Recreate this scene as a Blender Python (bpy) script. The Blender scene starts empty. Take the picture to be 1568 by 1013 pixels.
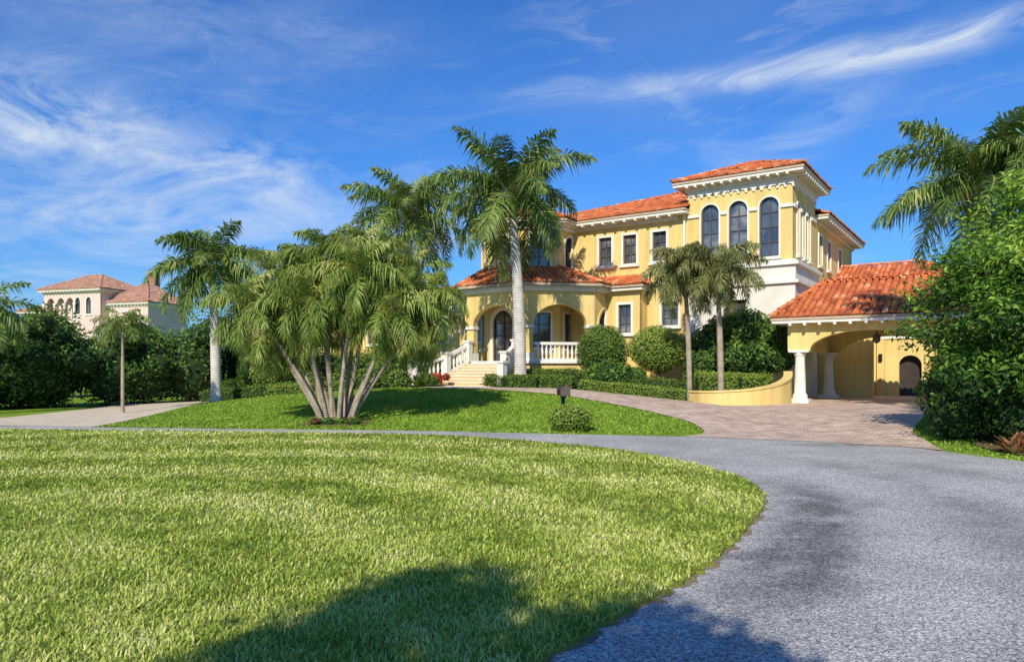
import bpy, math, random
import numpy as np
from mathutils import Vector, Matrix
from mathutils.geometry import tessellate_polygon
R = np.random.default_rng(7)
random.seed(7)
sc = bpy.context.scene
COL = sc.collection
try:
    sc.view_settings.view_transform = 'Standard'; sc.view_settings.look = 'None'; sc.view_settings.exposure = 0
except Exception: pass

# ------------------------------------------------------------------ materials
def nd(nt, t, **k):
    n = nt.nodes.new(t)
    for a, b in k.items(): setattr(n, a, b)
    return n
def new_mat(name):
    m = bpy.data.materials.new(name); m.use_nodes = True
    nt = m.node_tree; nt.nodes.clear()
    out = nd(nt, 'ShaderNodeOutputMaterial'); p = nd(nt, 'ShaderNodeBsdfPrincipled')
    nt.links.new(p.outputs[0], out.inputs[0])
    return m, nt, p, out
def ramp(nt, fac, stops):
    r = nd(nt, 'ShaderNodeValToRGB')
    e = r.color_ramp.elements
    while len(e) < len(stops): e.new(0.5)
    for i, (pos, c) in enumerate(stops):
        e[i].position = pos; e[i].color = (c[0], c[1], c[2], 1)
    nt.links.new(fac, r.inputs[0]); return r.outputs[0]
def noise(nt, scale, detail=5, rough=0.6, vec=None, dist=0.0):
    n = nd(nt, 'ShaderNodeTexNoise')
    n.inputs['Scale'].default_value = scale; n.inputs['Detail'].default_value = detail
    n.inputs['Roughness'].default_value = rough; n.inputs['Distortion'].default_value = dist
    if vec is None:
        tc = nd(nt, 'ShaderNodeTexCoord'); vec = tc.outputs['Object']
    nt.links.new(vec, n.inputs['Vector']); return n.outputs[0]
def mixc(nt, fac, a, b, mode='MIX'):
    m = nd(nt, 'ShaderNodeMix', data_type='RGBA', blend_type=mode)
    for s, v in ((m.inputs[0], fac), (m.inputs[6], a), (m.inputs[7], b)):
        if isinstance(v, (int, float)): s.default_value = v
        elif isinstance(v, tuple): s.default_value = (v[0], v[1], v[2], 1)
        else: nt.links.new(v, s)
    return m.outputs[2]
def bump(nt, h, p, strength=0.3, dist=0.02):
    b = nd(nt, 'ShaderNodeBump'); b.inputs['Strength'].default_value = strength; b.inputs['Distance'].default_value = dist
    nt.links.new(h, b.inputs['Height']); nt.links.new(b.outputs[0], p.inputs['Normal'])
def mat_noise(name, c1, c2, scale=3, rough=0.8, bs=0.2, bscale=40, spec=0.3, lo=.3, hi=.7):
    m, nt, p, o = new_mat(name)
    c = ramp(nt, noise(nt, scale), [(lo, c1), (hi, c2)])
    nt.links.new(c, p.inputs['Base Color']); p.inputs['Roughness'].default_value = rough
    p.inputs['Specular IOR Level'].default_value = spec
    if bs: bump(nt, noise(nt, bscale, 4), p, bs, 0.01)
    return m
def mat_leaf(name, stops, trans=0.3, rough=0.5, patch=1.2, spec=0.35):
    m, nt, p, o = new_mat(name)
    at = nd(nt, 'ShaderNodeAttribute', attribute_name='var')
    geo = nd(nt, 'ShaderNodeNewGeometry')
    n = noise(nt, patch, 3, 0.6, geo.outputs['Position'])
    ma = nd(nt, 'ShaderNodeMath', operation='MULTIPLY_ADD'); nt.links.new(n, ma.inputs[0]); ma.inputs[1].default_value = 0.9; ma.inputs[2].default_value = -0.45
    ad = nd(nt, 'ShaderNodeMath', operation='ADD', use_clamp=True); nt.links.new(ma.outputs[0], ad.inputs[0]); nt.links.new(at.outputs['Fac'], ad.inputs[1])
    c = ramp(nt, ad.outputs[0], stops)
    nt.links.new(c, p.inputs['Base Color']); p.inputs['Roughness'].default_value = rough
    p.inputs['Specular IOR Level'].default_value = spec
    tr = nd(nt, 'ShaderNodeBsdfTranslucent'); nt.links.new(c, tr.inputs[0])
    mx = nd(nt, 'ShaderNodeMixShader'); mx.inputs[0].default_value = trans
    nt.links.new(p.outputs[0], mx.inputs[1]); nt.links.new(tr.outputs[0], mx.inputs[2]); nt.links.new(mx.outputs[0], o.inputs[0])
    return m

def m_stucco():
    m, nt, p, o = new_mat('yellow_stucco')
    c = ramp(nt, noise(nt, .5, 6), [(.3,(.70,.52,.185)),(.7,(.79,.605,.245))])
    geo = nd(nt, 'ShaderNodeNewGeometry'); mp = nd(nt, 'ShaderNodeMapping'); mp.inputs['Scale'].default_value = (3,3,.25); nt.links.new(geo.outputs['Position'], mp.inputs[0])
    s = ramp(nt, noise(nt, 1.0, 5, .6, mp.outputs[0]), [(.3,(.80,.76,.70)),(.6,(1,1,1))])
    nt.links.new(mixc(nt, .85, c, s, 'MULTIPLY'), p.inputs['Base Color']); p.inputs['Roughness'].default_value = .88; p.inputs['Specular IOR Level'].default_value = .2
    bump(nt, noise(nt, 50, 4), p, .3, .01); return m
M_stucco = m_stucco()
M_white = mat_noise('cream_trim', (.70,.66,.56), (.82,.78,.69), 1.2, .7, .1, 50)
M_base = mat_noise('white_stucco', (.64,.60,.51), (.80,.76,.68), .8, .85, .25, 50)
M_dark = mat_noise('bronze_frame', (.09,.07,.06), (.13,.10,.08), 4, .45, 0)
M_door = mat_noise('iron_door', (.03,.025,.022), (.06,.045,.035), 4, .5, 0)
M_step = mat_noise('step_paver', (.62,.38,.17), (.74,.51,.27), 4, .8, .3, 40)
M_fascia = mat_noise('fascia_brown', (.42,.30,.20), (.55,.42,.30), 4, .7, .1)
M_black = mat_noise('black_paint', (.012,.012,.013), (.02,.02,.02), 4, .4, 0)
M_pink = mat_noise('pink_stucco', (.68,.48,.41), (.76,.57,.49), .5, .9, .1)
M_bark = mat_noise('bark', (.16,.12,.08), (.3,.24,.17), 8, .9, .6, 30)
M_mulch = mat_noise('mulch', (.09,.05,.03), (.2,.12,.07), 6, .95, .8, 25)
def m_glass():
    m, nt, p, o = new_mat('window_glass')
    c = ramp(nt, noise(nt, 1.1, 2), [(.35,(.035,.042,.05)),(.55,(.09,.10,.11)),(.72,(.26,.25,.22))])
    nt.links.new(c, p.inputs['Base Color']); p.inputs['Roughness'].default_value = .05
    p.inputs['Specular IOR Level'].default_value = 1.0
    p.inputs['Coat Weight'].default_value = .6; p.inputs['Coat Roughness'].default_value = .02
    bump(nt, noise(nt, 1.1, 2), p, .25, .03)
    return m
M_glass = m_glass()
def m_trunk(name, c1, c2, ring=9):
    m, nt, p, o = new_mat(name)
    tc = nd(nt, 'ShaderNodeTexCoord')
    w = nd(nt, 'ShaderNodeTexWave', wave_type='BANDS', bands_direction='Z'); w.inputs['Scale'].default_value = ring/6.28*2
    w.inputs['Distortion'].default_value = 1.5; w.inputs['Detail'].default_value = 3
    nt.links.new(tc.outputs['Object'], w.inputs['Vector'])
    n = noise(nt, 3, 6)
    a = ramp(nt, n, [(.3, c1), (.7, c2)])
    b = ramp(nt, w.outputs[1], [(.0,(.62,.6,.56)),(.25,(1,1,1))])
    nt.links.new(mixc(nt, .7, a, b, 'MULTIPLY'), p.inputs['Base Color'])
    p.inputs['Roughness'].default_value = .85
    bump(nt, w.outputs[1], p, .4, .02)
    return m
M_royal = m_trunk('royal_trunk', (.42,.38,.33), (.70,.66,.59))
M_thin = m_trunk('palm_trunk', (.22,.175,.12), (.48,.40,.30), 14)
M_shaft = mat_noise('crownshaft', (.20,.30,.06), (.30,.40,.10), 3, .45, .05)
M_frond = mat_leaf('royal_frond', [(.0,(.035,.07,.018)),(.38,(.11,.19,.04)),(.7,(.25,.35,.07)),(1,(.52,.50,.20))], .3, .45)
M_frond2 = mat_leaf('light_frond', [(.0,(.07,.12,.02)),(.4,(.21,.30,.05)),(.8,(.40,.46,.10)),(1,(.58,.52,.22))], .35)
M_frond3 = mat_leaf('foxtail_frond', [(.0,(.06,.08,.022)),(.45,(.17,.20,.055)),(.8,(.33,.33,.12)),(1,(.50,.41,.20))])
M_leaf_d = mat_leaf('dark_leaf', [(.0,(.016,.045,.01)),(.45,(.06,.14,.022)),(1,(.24,.38,.055))], .3, .45)
M_leaf_m = mat_leaf('mid_leaf', [(.0,(.035,.08,.014)),(.5,(.11,.20,.026)),(1,(.28,.38,.06))], .3)
M_leaf_l = mat_leaf('light_leaf', [(.0,(.11,.18,.02)),(.5,(.25,.35,.045)),(1,(.46,.54,.11))], .3)
M_leaf_t = mat_leaf('tree_leaf', [(.0,(.02,.06,.01)),(.4,(.09,.20,.024)),(.75,(.27,.43,.045)),(1,(.50,.62,.11))], .35, .4, .9)
M_red = mat_leaf('red_leaf', [(0,(.14,.05,.025)),(.5,(.34,.14,.07)),(1,(.45,.28,.12))])
M_flower = mat_leaf('red_flower', [(0,(.5,.03,.03)),(1,(.8,.1,.06))])
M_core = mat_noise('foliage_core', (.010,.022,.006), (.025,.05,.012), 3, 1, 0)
def m_tile():
    m, nt, p, o = new_mat('terracotta_tile')
    at = nd(nt, 'ShaderNodeAttribute', attribute_name='var')
    c = ramp(nt, at.outputs['Fac'], [(.0,(.30,.075,.03)),(.3,(.60,.155,.05)),(.7,(.75,.24,.08)),(1,(.84,.46,.24))])
    n = ramp(nt, noise(nt, 1.1, 5), [(.3,(.66,.62,.60)),(.65,(1,1,1))])
    nt.links.new(mixc(nt, .8, c, n, 'MULTIPLY'), p.inputs['Base Color']); p.inputs['Roughness'].default_value = .75
    return m
M_tile = m_tile()
def m_tile2():
    m, nt, p, o = new_mat('faded_tile')
    at = nd(nt, 'ShaderNodeAttribute', attribute_name='var')
    c = ramp(nt, at.outputs['Fac'], [(.0,(.34,.16,.10)),(1,(.62,.36,.25))])
    nt.links.new(c, p.inputs['Base Color']); p.inputs['Roughness'].default_value = .85
    return m
M_tile2 = m_tile2()
M_under = mat_noise('tile_underlay', (.28,.08,.035), (.38,.12,.05), 3, .9, 0)

# ------------------------------------------------------------------ mesh helpers
def parent_to(o, par):
    if par: o.parent = par
def empty(name, loc=(0,0,0), rz=0):
    e = bpy.data.objects.new(name, None); COL.objects.link(e); e.location = loc; e.rotation_euler = (0,0,rz)
    e.empty_display_size = .3; return e
def np_mesh(name, V, quads=None, tris=None, mat=None, var=None, parent=None, smooth=False):
    V = np.asarray(V, dtype=np.float32)
    me = bpy.data.meshes.new(name)
    L = []; starts = []; pos = 0
    if quads is not None and len(quads):
        q = np.asarray(quads, dtype=np.int32); L.append(q.ravel()); starts.append(np.arange(len(q))*4+pos); pos += q.size
    if tris is not None and len(tris):
        t = np.asarray(tris, dtype=np.int32); L.append(t.ravel()); starts.append(np.arange(len(t))*3+pos); pos += t.size
    L = np.concatenate(L); starts = np.concatenate(starts).astype(np.int32)
    me.vertices.add(len(V)); me.vertices.foreach_set('co', V.ravel())
    me.loops.add(len(L)); me.loops.foreach_set('vertex_index', L)
    me.polygons.add(len(starts)); me.polygons.foreach_set('loop_start', starts)
    me.update(calc_edges=True)
    me.polygons.foreach_set('use_smooth', np.full(len(starts), smooth, dtype=bool))
    if var is not None:
        a = me.attributes.new('var', 'FLOAT', 'POINT'); a.data.foreach_set('value', np.asarray(var, dtype=np.float32))
    if mat: me.materials.append(mat)
    o = bpy.data.objects.new(name, me); COL.objects.link(o); parent_to(o, parent); return o

class Batch:
    def __init__(s, parent): s.p = parent; s.d = {}
    def raw(s, V, F, mat, name=None):
        k = (name or mat.name, mat.name)
        d = s.d.setdefault(k, [[], [], mat]); o = len(d[0])
        d[0].extend(V); d[1].extend([tuple(i+o for i in f) for f in F])
    def box(s, M, c, size, mat, name=None):
        x, y, z = (a/2 for a in size)
        V = [M @ Vector((c[0]+i*x, c[1]+j*y, c[2]+k*z)) for i in (-1,1) for j in (-1,1) for k in (-1,1)]
        F = [(0,1,3,2),(4,6,7,5),(0,4,5,1),(2,3,7,6),(0,2,6,4),(1,5,7,3)]
        s.raw(V, F, mat, name)
    def panel(s, M, outline, holes, z0, z1, mat, name=None):
        loops = [outline] + holes
        tri = tessellate_polygon([[Vector((a,b,0)) for a,b in l] for l in loops])
        flat = [p for l in loops for p in l]; n = len(flat)
        V = [M @ Vector((a,b,z1)) for a,b in flat] + [M @ Vector((a,b,z0)) for a,b in flat]
        F = [tuple(t) for t in tri] + [tuple(i+n for i in reversed(t)) for t in tri]
        o = 0
        for l in loops:
            m = len(l)
            for i in range(m):
                j = (i+1) % m; F.append((o+i, o+j, o+j+n, o+i+n))
            o += m
        s.raw(V, F, mat, name)
    def beam(s, a, b, w, h, mat, name=None, M=None):
        a = Vector(a); b = Vector(b); d = (b-a); L = d.length; d.normalize()
        up = Vector((0,0,1)); side = d.cross(up)
        if side.length < 1e-4: side = Vector((1,0,0))
        side.normalize(); up2 = side.cross(d)
        V = []
        for p in (a, b):
            for i, j in ((-1,-1),(1,-1),(1,1),(-1,1)):
                V.append(p + side*(i*w/2) + up2*(j*h/2))
        if M: V = [M @ v for v in V]
        s.raw(V, [(0,1,2,3),(7,6,5,4),(0,4,5,1),(1,5,6,2),(2,6,7,3),(3,7,4,0)], mat, name)
    def lathe(s, c, prof, mat, seg=12, name=None):
        V = []; F = []
        for r, z in prof:
            for i in range(seg):
                a = 2*math.pi*i/seg; V.append((c[0]+r*math.cos(a), c[1]+r*math.sin(a), c[2]+z))
        for k in range(len(prof)-1):
            for i in range(seg):
                j = (i+1) % seg; F.append((k*seg+i, k*seg+j, (k+1)*seg+j, (k+1)*seg+i))
        F.append(tuple(range(seg-1,-1,-1))); F.append(tuple(range((len(prof)-1)*seg, len(prof)*seg)))
        s.raw(V, F, mat, name)
    def flush(s):
        for (n, mn), (V, F, mat) in s.d.items():
            me = bpy.data.meshes.new(n); me.from_pydata([tuple(v) for v in V], [], F); me.materials.append(mat)
            if n in ('trunk','columns','balusters','crownshaft','limbs','lantern','urn'):
                me.polygons.foreach_set('use_smooth', [True]*len(me.polygons))
            o = bpy.data.objects.new(n, me); COL.objects.link(o); parent_to(o, s.p)
def wallM(p, ang):
    d = Vector((math.cos(ang), math.sin(ang), 0)); up = Vector((0,0,1)); n = d.cross(up)
    return Matrix(((d.x, up.x, n.x, p[0]), (d.y, up.y, n.y, p[1]), (d.z, up.z, n.z, p[2]), (0,0,0,1)))
I4 = Matrix.Identity(4)
def archpts(x0, x1, z0, zs, rise, n=14):
    c = (x0+x1)/2; r = (x1-x0)/2
    return [(x0, z0), (x1, z0)] + [(c+r*math.cos(math.pi*i/n), zs+rise*math.sin(math.pi*i/n)) for i in range(n+1)]
def rectpts(x0, x1, z0, z1): return [(x0,z0),(x1,z0),(x1,z1),(x0,z1)]

def tiles(frames, mat, parent, name, r=0.115, L=0.42):
    K = 6
    fr = np.array([[*o, *u, *v, *n] for o, u, v, n in frames]).reshape(-1, 4, 3)
    N = len(fr); th = np.linspace(0, math.pi, K)
    V = np.zeros((N, 2*K, 3))
    jit = R.normal(0, .008, (N, 1))
    for e, (vv, lift) in enumerate(((-0.02, .05), (L, .01))):
        rr = r*(1.0 if e == 0 else .88)
        for k in range(K):
            V[:, e*K+k] = fr[:,0] + fr[:,1]*(rr*math.cos(th[k])) + fr[:,2]*vv + fr[:,3]*(rr*.8*math.sin(th[k])+lift-.01+jit)
    base = (np.arange(N)*2*K)[:, None]
    q = np.concatenate([base + np.array([k, k+1, K+k+1, K+k]) for k in range(K-1)])
    caps = np.concatenate([base + np.array([0, k, k+1]) for k in range(1, K-1)])
    var = np.repeat(np.clip(R.normal(.5, .24, N), 0, 1), 2*K)
    return np_mesh(name, V.reshape(-1,3), q, caps, mat, var, parent)
def roof_faces(faces, parent, caps=(), mat=None, sp=.25, name='roof_tiles'):
    mat = mat or M_tile
    fr = []; b = Batch(parent)
    for f in faces:
        P = [Vector(p) for p in f]; u = (P[1]-P[0]).normalized()
        n = u.cross(P[-1]-P[0]).normalized()
        if n.z < 0: n = -n
        v = n.cross(u)
        if v.z < 0: v = -v
        uv = [((p-P[0]).dot(u), (p-P[0]).dot(v)) for p in P]
        b.raw(P, [tuple(range(len(P)))], M_under, 'roof_underlay')
        umin = min(a for a, _ in uv); umax = max(a for a, _ in uv)
        x = umin + sp/2
        while x < umax:
            ys = []
            for i in range(len(uv)):
                (a, c), (a2, c2) = uv[i], uv[(i+1) % len(uv)]
                if (a-x)*(a2-x) < 0: ys.append(c+(c2-c)*(x-a)/(a2-a))
            if len(ys) >= 2:
                y = min(ys)
                while y < max(ys)-.12:
                    fr.append((P[0]+u*x+v*y, u, v, n)); y += .38
            x += sp
    for a, c in caps:
        a = Vector(a); c = Vector(c); v = (c-a).normalized(); L = (c-a).length
        u = v.cross(Vector((0,0,1))).normalized(); n = u.cross(v)
        if n.z < 0: n = -n
        y = 0
        while y < L:
            fr.append((a+v*y+n*.05, u, v, n)); y += .36
    b.flush(); tiles(fr, mat, parent, name)
def eaves(bt, s0, s1, t0, t1, ze, ov, dz=0.0, trim=True, rear=True, brk=.6):
    S0_, S1_, T0_, T1_ = s0-ov, s1+ov, t0-ov, t1+ov
    cx, cy = (S0_+S1_)/2, (T0_+T1_)/2; ws = S1_-S0_; wt = T1_-T0_
    bt.box(I4, (cx,cy,ze-.06+dz), (ws-.02, wt-.02, .10), M_fascia, 'fascia')
    bt.box(I4, (cx,cy,ze-.17+dz), (ws-.10, wt-.10, .11), M_white, 'soffit')
    if trim:
        bt.box(I4, ((s0+s1)/2,(t0+t1)/2,ze-.33+dz), (s1-s0+.26, t1-t0+.26, .2), M_white, 'cornice')
        n = max(1,int((s1-s0)/brk))
        for k in range(n+1):
            bt.box(I4, (s0+.1+k*(s1-s0-.2)/n, t0-ov*.5-.05, ze-.27+dz), (.11, ov*.7, .09), M_white, 'brackets')
        n = max(1,int((t1-t0)/brk))
        for k in range(n+1):
            bt.box(I4, (s1+ov*.5+.05, t0+.1+k*(t1-t0-.2)/n, ze-.27+dz), (ov*.7, .11, .09), M_white, 'brackets')
def hip(bt, parent, s0, s1, t0, t1, ze, zr, ov=.6, mat=None, trim=True, name='roof_tiles', brk=.6, inset=None, do_eaves=True):
    S0, S1, T0, T1 = s0-ov, s1+ov, t0-ov, t1+ov
    ws, wt = S1-S0, T1-T0
    if ws >= wt or inset:
        i = wt/2; i0, i1 = inset or (i, i); A = (S0+i0, T0+i, zr); B = (S1-i1-.001, T0+i, zr); wide = True
    else:
        i = ws/2; A = (S0+i, T0+i, zr); B = (S0+i, T1-i-.001, zr); wide = False
    c = [(S0,T0,ze),(S1,T0,ze),(S1,T1,ze),(S0,T1,ze)]
    if wide: f = [[c[0],c[1],B,A],[c[1],c[2],B],[c[2],c[3],A,B],[c[3],c[0],A]]
    else: f = [[c[0],c[1],A],[c[1],c[2],B,A],[c[2],c[3],B],[c[3],c[0],A,B]]
    if wide: cp = [(c[0],A),(c[1],B),(c[2],B),(c[3],A),(A,B)]
    else: cp = [(c[0],A),(c[1],A),(c[2],B),(c[3],B),(A,B)]
    roof_faces(f, parent, cp, mat, name=name)
    if do_eaves: eaves(bt, s0, s1, t0, t1, ze, ov, 0, trim, brk=brk)

def window(bt, M, x0, x1, z0, z1, arch=False, sur=.12, cols=2, rowsn=3, sill=True, door=False):
    w = x1-x0
    r = w/2 if arch else 0
    fm = M_door if door else M_dark
    hole = archpts(x0, x1, z0, z1-r, r) if arch else rectpts(x0, x1, z0, z1)
    o = sur
    outer = archpts(x0-o, x1+o, z0-o*.6, z1-r, r+o) if arch else rectpts(x0-o, x1+o, z0-o*.6, z1+o)
    bt.panel(M, outer, [hole], -.02, .05, M_white, 'window_surround')
    ins = .05
    inner = archpts(x0+ins, x1-ins, z0+ins, z1-r, r-ins) if arch else rectpts(x0+ins, x1-ins, z0+ins, z1-ins)
    hole2 = archpts(x0+.002, x1-.002, z0+.002, z1-r, r-.002) if arch else rectpts(x0+.002, x1-.002, z0+.002, z1-.002)
    bt.panel(M, hole2, [inner], -.16, -.08, fm, 'window_frame')
    bt.panel(M, hole2, [], -.19, -.165, M_glass, 'window_glass')
    for k in range(1, cols):
        x = x0+w*k/cols; bt.box(M, (x, (z0+z1)/2, -.13), (.045, z1-z0-.06, .05), fm, 'window_frame')
    for k in range(1, rowsn):
        z = z0+(z1-z0)*k/rowsn; bt.box(M, ((x0+x1)/2, z, -.132), (w-.06, .035, .045), fm, 'window_frame')
    if sill: bt.box(M, ((x0+x1)/2, z0-o*.6-.05, .06), (w+2*o+.12, .1, .16), M_white, 'window_sill')
    return hole

# ------------------------------------------------------------------ terrain
FE = [(-60,27.5),(-40,24.8),(-15.3,21.6),(-12,21.0),(-7.1,20.4),(-2.97,19.9),(1.13,18.9),(4.6,18.0),(7,16.9),(8.6,15.7),(9.3,13.6),(10.3,12.2),(13,10.6),(18,8.5),(40,3),(60,0)]
FEx = np.array([p[0] for p in FE]); FEy = np.array([p[1] for p in FE])
Ax = np.array([-200,-18,-14,-10,-5,2,5,8,14,60,200]); Ay = np.array([.0,.05,.18,.6,.9,.9,.62,.32,.35,.3,.0])
def H(x, y):
    x = np.asarray(x, float); y = np.asarray(y, float)
    d = np.clip((y-np.interp(x, FEx, FEy))/11, 0, 1); s = d*d*(3-2*d)
    return np.interp(x, Ax, Ay)*s
def Hf(x, y): return float(H(x, y))
step = .8
xs = np.concatenate([[-1500,-700,-350,-200,-120,-80,-64], np.arange(-48, 48.01, step), [64,80,120,200,350,700,1500]])
ys = np.concatenate([[-1000,-400,-150,-60,-20], np.arange(0, 64.01, step), [72,90,120,200,350,700,1800]])
X, Y = np.meshgrid(xs, ys); Z = H(X, Y)-.02
nx, ny = len(xs), len(ys)
ii = np.arange(nx*ny).reshape(ny, nx)
q = np.stack([ii[:-1,:-1], ii[:-1,1:], ii[1:,1:], ii[1:,:-1]], -1).reshape(-1,4)
def m_grass(name, a, b, fine=60, bs=.8):
    m, nt, p, o = new_mat(name)
    n1 = noise(nt, .35, 4); n2 = noise(nt, fine, 6, .75); n3 = noise(nt, 5, 5, .7)
    c1 = ramp(nt, n1, [(.35, a), (.65, b)])
    c2 = ramp(nt, n2, [(.3, (.35,.38,.3)), (.55,(1,1,1)), (.75,(1.5,1.4,1.2))])
    c3 = ramp(nt, n3, [(.3, (.7,.78,.65)), (.7,(1.15,1.08,1.0))])
    cc = mixc(nt, .9, mixc(nt, .8, c1, c2, 'MULTIPLY'), c3, 'MULTIPLY')
    nt.links.new(cc, p.inputs['Base Color']); p.inputs['Roughness'].default_value = .9; p.inputs['Specular IOR Level'].default_value = .15
    bump(nt, n2, p, bs, .04)
    return m
M_lawn = m_grass('lawn_grass', (.20,.33,.03), (.30,.44,.05), 22)
M_isl = m_grass('island_grass', (.24,.29,.05), (.38,.41,.10), 70)
np_mesh('lawn_ground', np.stack([X,Y,Z],-1).reshape(-1,3), q, None, M_lawn, smooth=True)

def catmull(P, n=8, closed=False):
    P = [np.array(p, float) for p in P]; out = []
    m = len(P); rng = range(m if closed else m-1)
    for i in rng:
        g = (lambda k: P[k % m]) if closed else (lambda k: P[min(max(k,0), m-1)])
        p0,p1,p2,p3 = g(i-1),g(i),g(i+1),g(i+2)
        for k in range(n):
            t = k/n
            out.append(.5*((2*p1)+(-p0+p2)*t+(2*p0-5*p1+4*p2-p3)*t*t+(-p0+3*p1-3*p2+p3)*t**3))
    if not closed: out.append(P[-1])
    return [tuple(p) for p in out]
import bmesh
def drape(name, pts, off, mat, flat=False, cut=True, skirt=0, parent=None):
    tri = tessellate_polygon([[Vector((a,b,0)) for a,b in pts]])
    bm = bmesh.new(); vs = [bm.verts.new((a,b,0)) for a,b in pts]
    for t in tri:
        try: bm.faces.new([vs[i] for i in t])
        except ValueError: pass
    if cut:
        x0 = min(p[0] for p in pts); x1 = max(p[0] for p in pts); y0 = min(p[1] for p in pts); y1 = max(p[1] for p in pts)
        for k in range(int(x0/step)-1, int(x1/step)+2):
            bmesh.ops.bisect_plane(bm, geom=bm.verts[:]+bm.edges[:]+bm.faces[:], plane_co=(k*step,0,0), plane_no=(1,0,0))
        for k in range(int(y0/step)-1, int(y1/step)+2):
            bmesh.ops.bisect_plane(bm, geom=bm.verts[:]+bm.edges[:]+bm.faces[:], plane_co=(0,k*step,0), plane_no=(0,1,0))
    bm.normal_update()
    for f in bm.faces:
        if f.normal.z < 0: f.normal_flip()
    for v in bm.verts: v.co.z = off if flat else Hf(v.co.x, v.co.y)+off
    if skirt:
        ed = [e for e in bm.edges if len(e.link_faces) == 1]
        r = bmesh.ops.extrude_edge_only(bm, edges=ed)
        for v in [g for g in r['geom'] if isinstance(g, bmesh.types.BMVert)]: v.co.z -= skirt
    me = bpy.data.meshes.new(name); bm.to_mesh(me); bm.free(); me.materials.append(mat)
    o = bpy.data.objects.new(name, me); COL.objects.link(o); parent_to(o, parent); return o

ISL = catmull([(-14.2,20.0),(-6.7,19.1),(-2.4,18.35),(-.38,17.3),(1.64,15.6),(2.74,13.95),(3.42,11.9),(3.5,10.4),(3.26,9.3),(2.84,8.3),(2.12,6.93),(1.47,5.84),(.8,4.99),(.17,4.17),(-.9,3.2),(-2.8,2.2),(-6,1.2),(-15,.6),(-30,3),(-42,12),(-40,20),(-26,21.4)], 14, True)
ISL = [(x+.025*math.sin(i*1.7)+.018*math.sin(i*4.1), y+.03*math.sin(i*2.3+1)) for i,(x,y) in enumerate(ISL)]
ISL_np = np.array(ISL)
def m_road():
    m, nt, p, o = new_mat('asphalt_chipseal')
    tc = nd(nt, 'ShaderNodeTexCoord')
    v = nd(nt, 'ShaderNodeTexVoronoi'); v.inputs['Scale'].default_value = 80; nt.links.new(tc.outputs['Object'], v.inputs['Vector'])
    sep = nd(nt, 'ShaderNodeSeparateColor'); nt.links.new(v.outputs['Color'], sep.inputs[0])
    c = ramp(nt, sep.outputs[0], [(.0,(.17,.163,.155)),(.3,(.38,.365,.34)),(.7,(.58,.555,.52)),(1,(.90,.86,.80))])
    n = ramp(nt, noise(nt, .45, 7, .68), [(.3,(.70,.70,.71)),(.62,(1.06,1.06,1.05))])
    n2 = ramp(nt, noise(nt, 28, 4, .7), [(.35,(.72,.72,.73)),(.62,(1.1,1.1,1.1))])
    c = mixc(nt, .9, mixc(nt, 1.0, c, n, 'MULTIPLY'), n2, 'MULTIPLY')
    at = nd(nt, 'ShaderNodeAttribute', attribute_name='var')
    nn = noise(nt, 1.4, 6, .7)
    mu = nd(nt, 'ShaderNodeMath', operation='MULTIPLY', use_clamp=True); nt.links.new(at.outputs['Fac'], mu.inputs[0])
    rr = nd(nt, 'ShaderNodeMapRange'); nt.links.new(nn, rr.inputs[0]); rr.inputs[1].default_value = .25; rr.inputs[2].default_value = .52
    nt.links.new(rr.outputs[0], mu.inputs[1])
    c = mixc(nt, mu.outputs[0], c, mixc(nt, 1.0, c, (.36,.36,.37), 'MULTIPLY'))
    nt.links.new(c, p.inputs['Base Color']); p.inputs['Roughness'].default_value = .9; p.inputs['Specular IOR Level'].default_value = .2
    bump(nt, v.outputs['Distance'], p, .6, .01)
    return m
M_road = m_road()
out = catmull([p for p in FE if -60 <= p[0] <= 60], 6)
RD = [(a,b) for a,b in out] + [(60,-25),(-60,-25)]
road = drape('road', RD, .003, M_road, flat=True)
bm = bmesh.new(); bm.from_mesh(road.data)
near = [e for e in bm.edges if all(-2 < v.co.x < 14 and 0 < v.co.y < 20 for v in e.verts)]
bmesh.ops.subdivide_edges(bm, edges=near, cuts=3, use_grid_fill=True); bm.to_mesh(road.data); bm.free()
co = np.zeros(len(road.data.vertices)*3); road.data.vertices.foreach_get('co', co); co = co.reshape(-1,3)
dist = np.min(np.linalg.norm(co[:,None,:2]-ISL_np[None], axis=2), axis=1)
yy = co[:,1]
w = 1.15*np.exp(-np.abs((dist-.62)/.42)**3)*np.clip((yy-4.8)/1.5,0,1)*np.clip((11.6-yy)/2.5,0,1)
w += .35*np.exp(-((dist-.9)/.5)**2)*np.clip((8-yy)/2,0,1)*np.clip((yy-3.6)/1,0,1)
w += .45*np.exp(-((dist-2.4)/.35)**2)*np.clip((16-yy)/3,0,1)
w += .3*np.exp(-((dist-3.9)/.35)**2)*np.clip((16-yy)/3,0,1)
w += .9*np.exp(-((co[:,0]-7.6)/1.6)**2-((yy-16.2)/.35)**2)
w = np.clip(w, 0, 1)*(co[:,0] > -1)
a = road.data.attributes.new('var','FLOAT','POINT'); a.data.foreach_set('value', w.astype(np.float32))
drape('island_lawn', ISL, .035, M_isl, flat=True, cut=False, skirt=.05)
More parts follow.
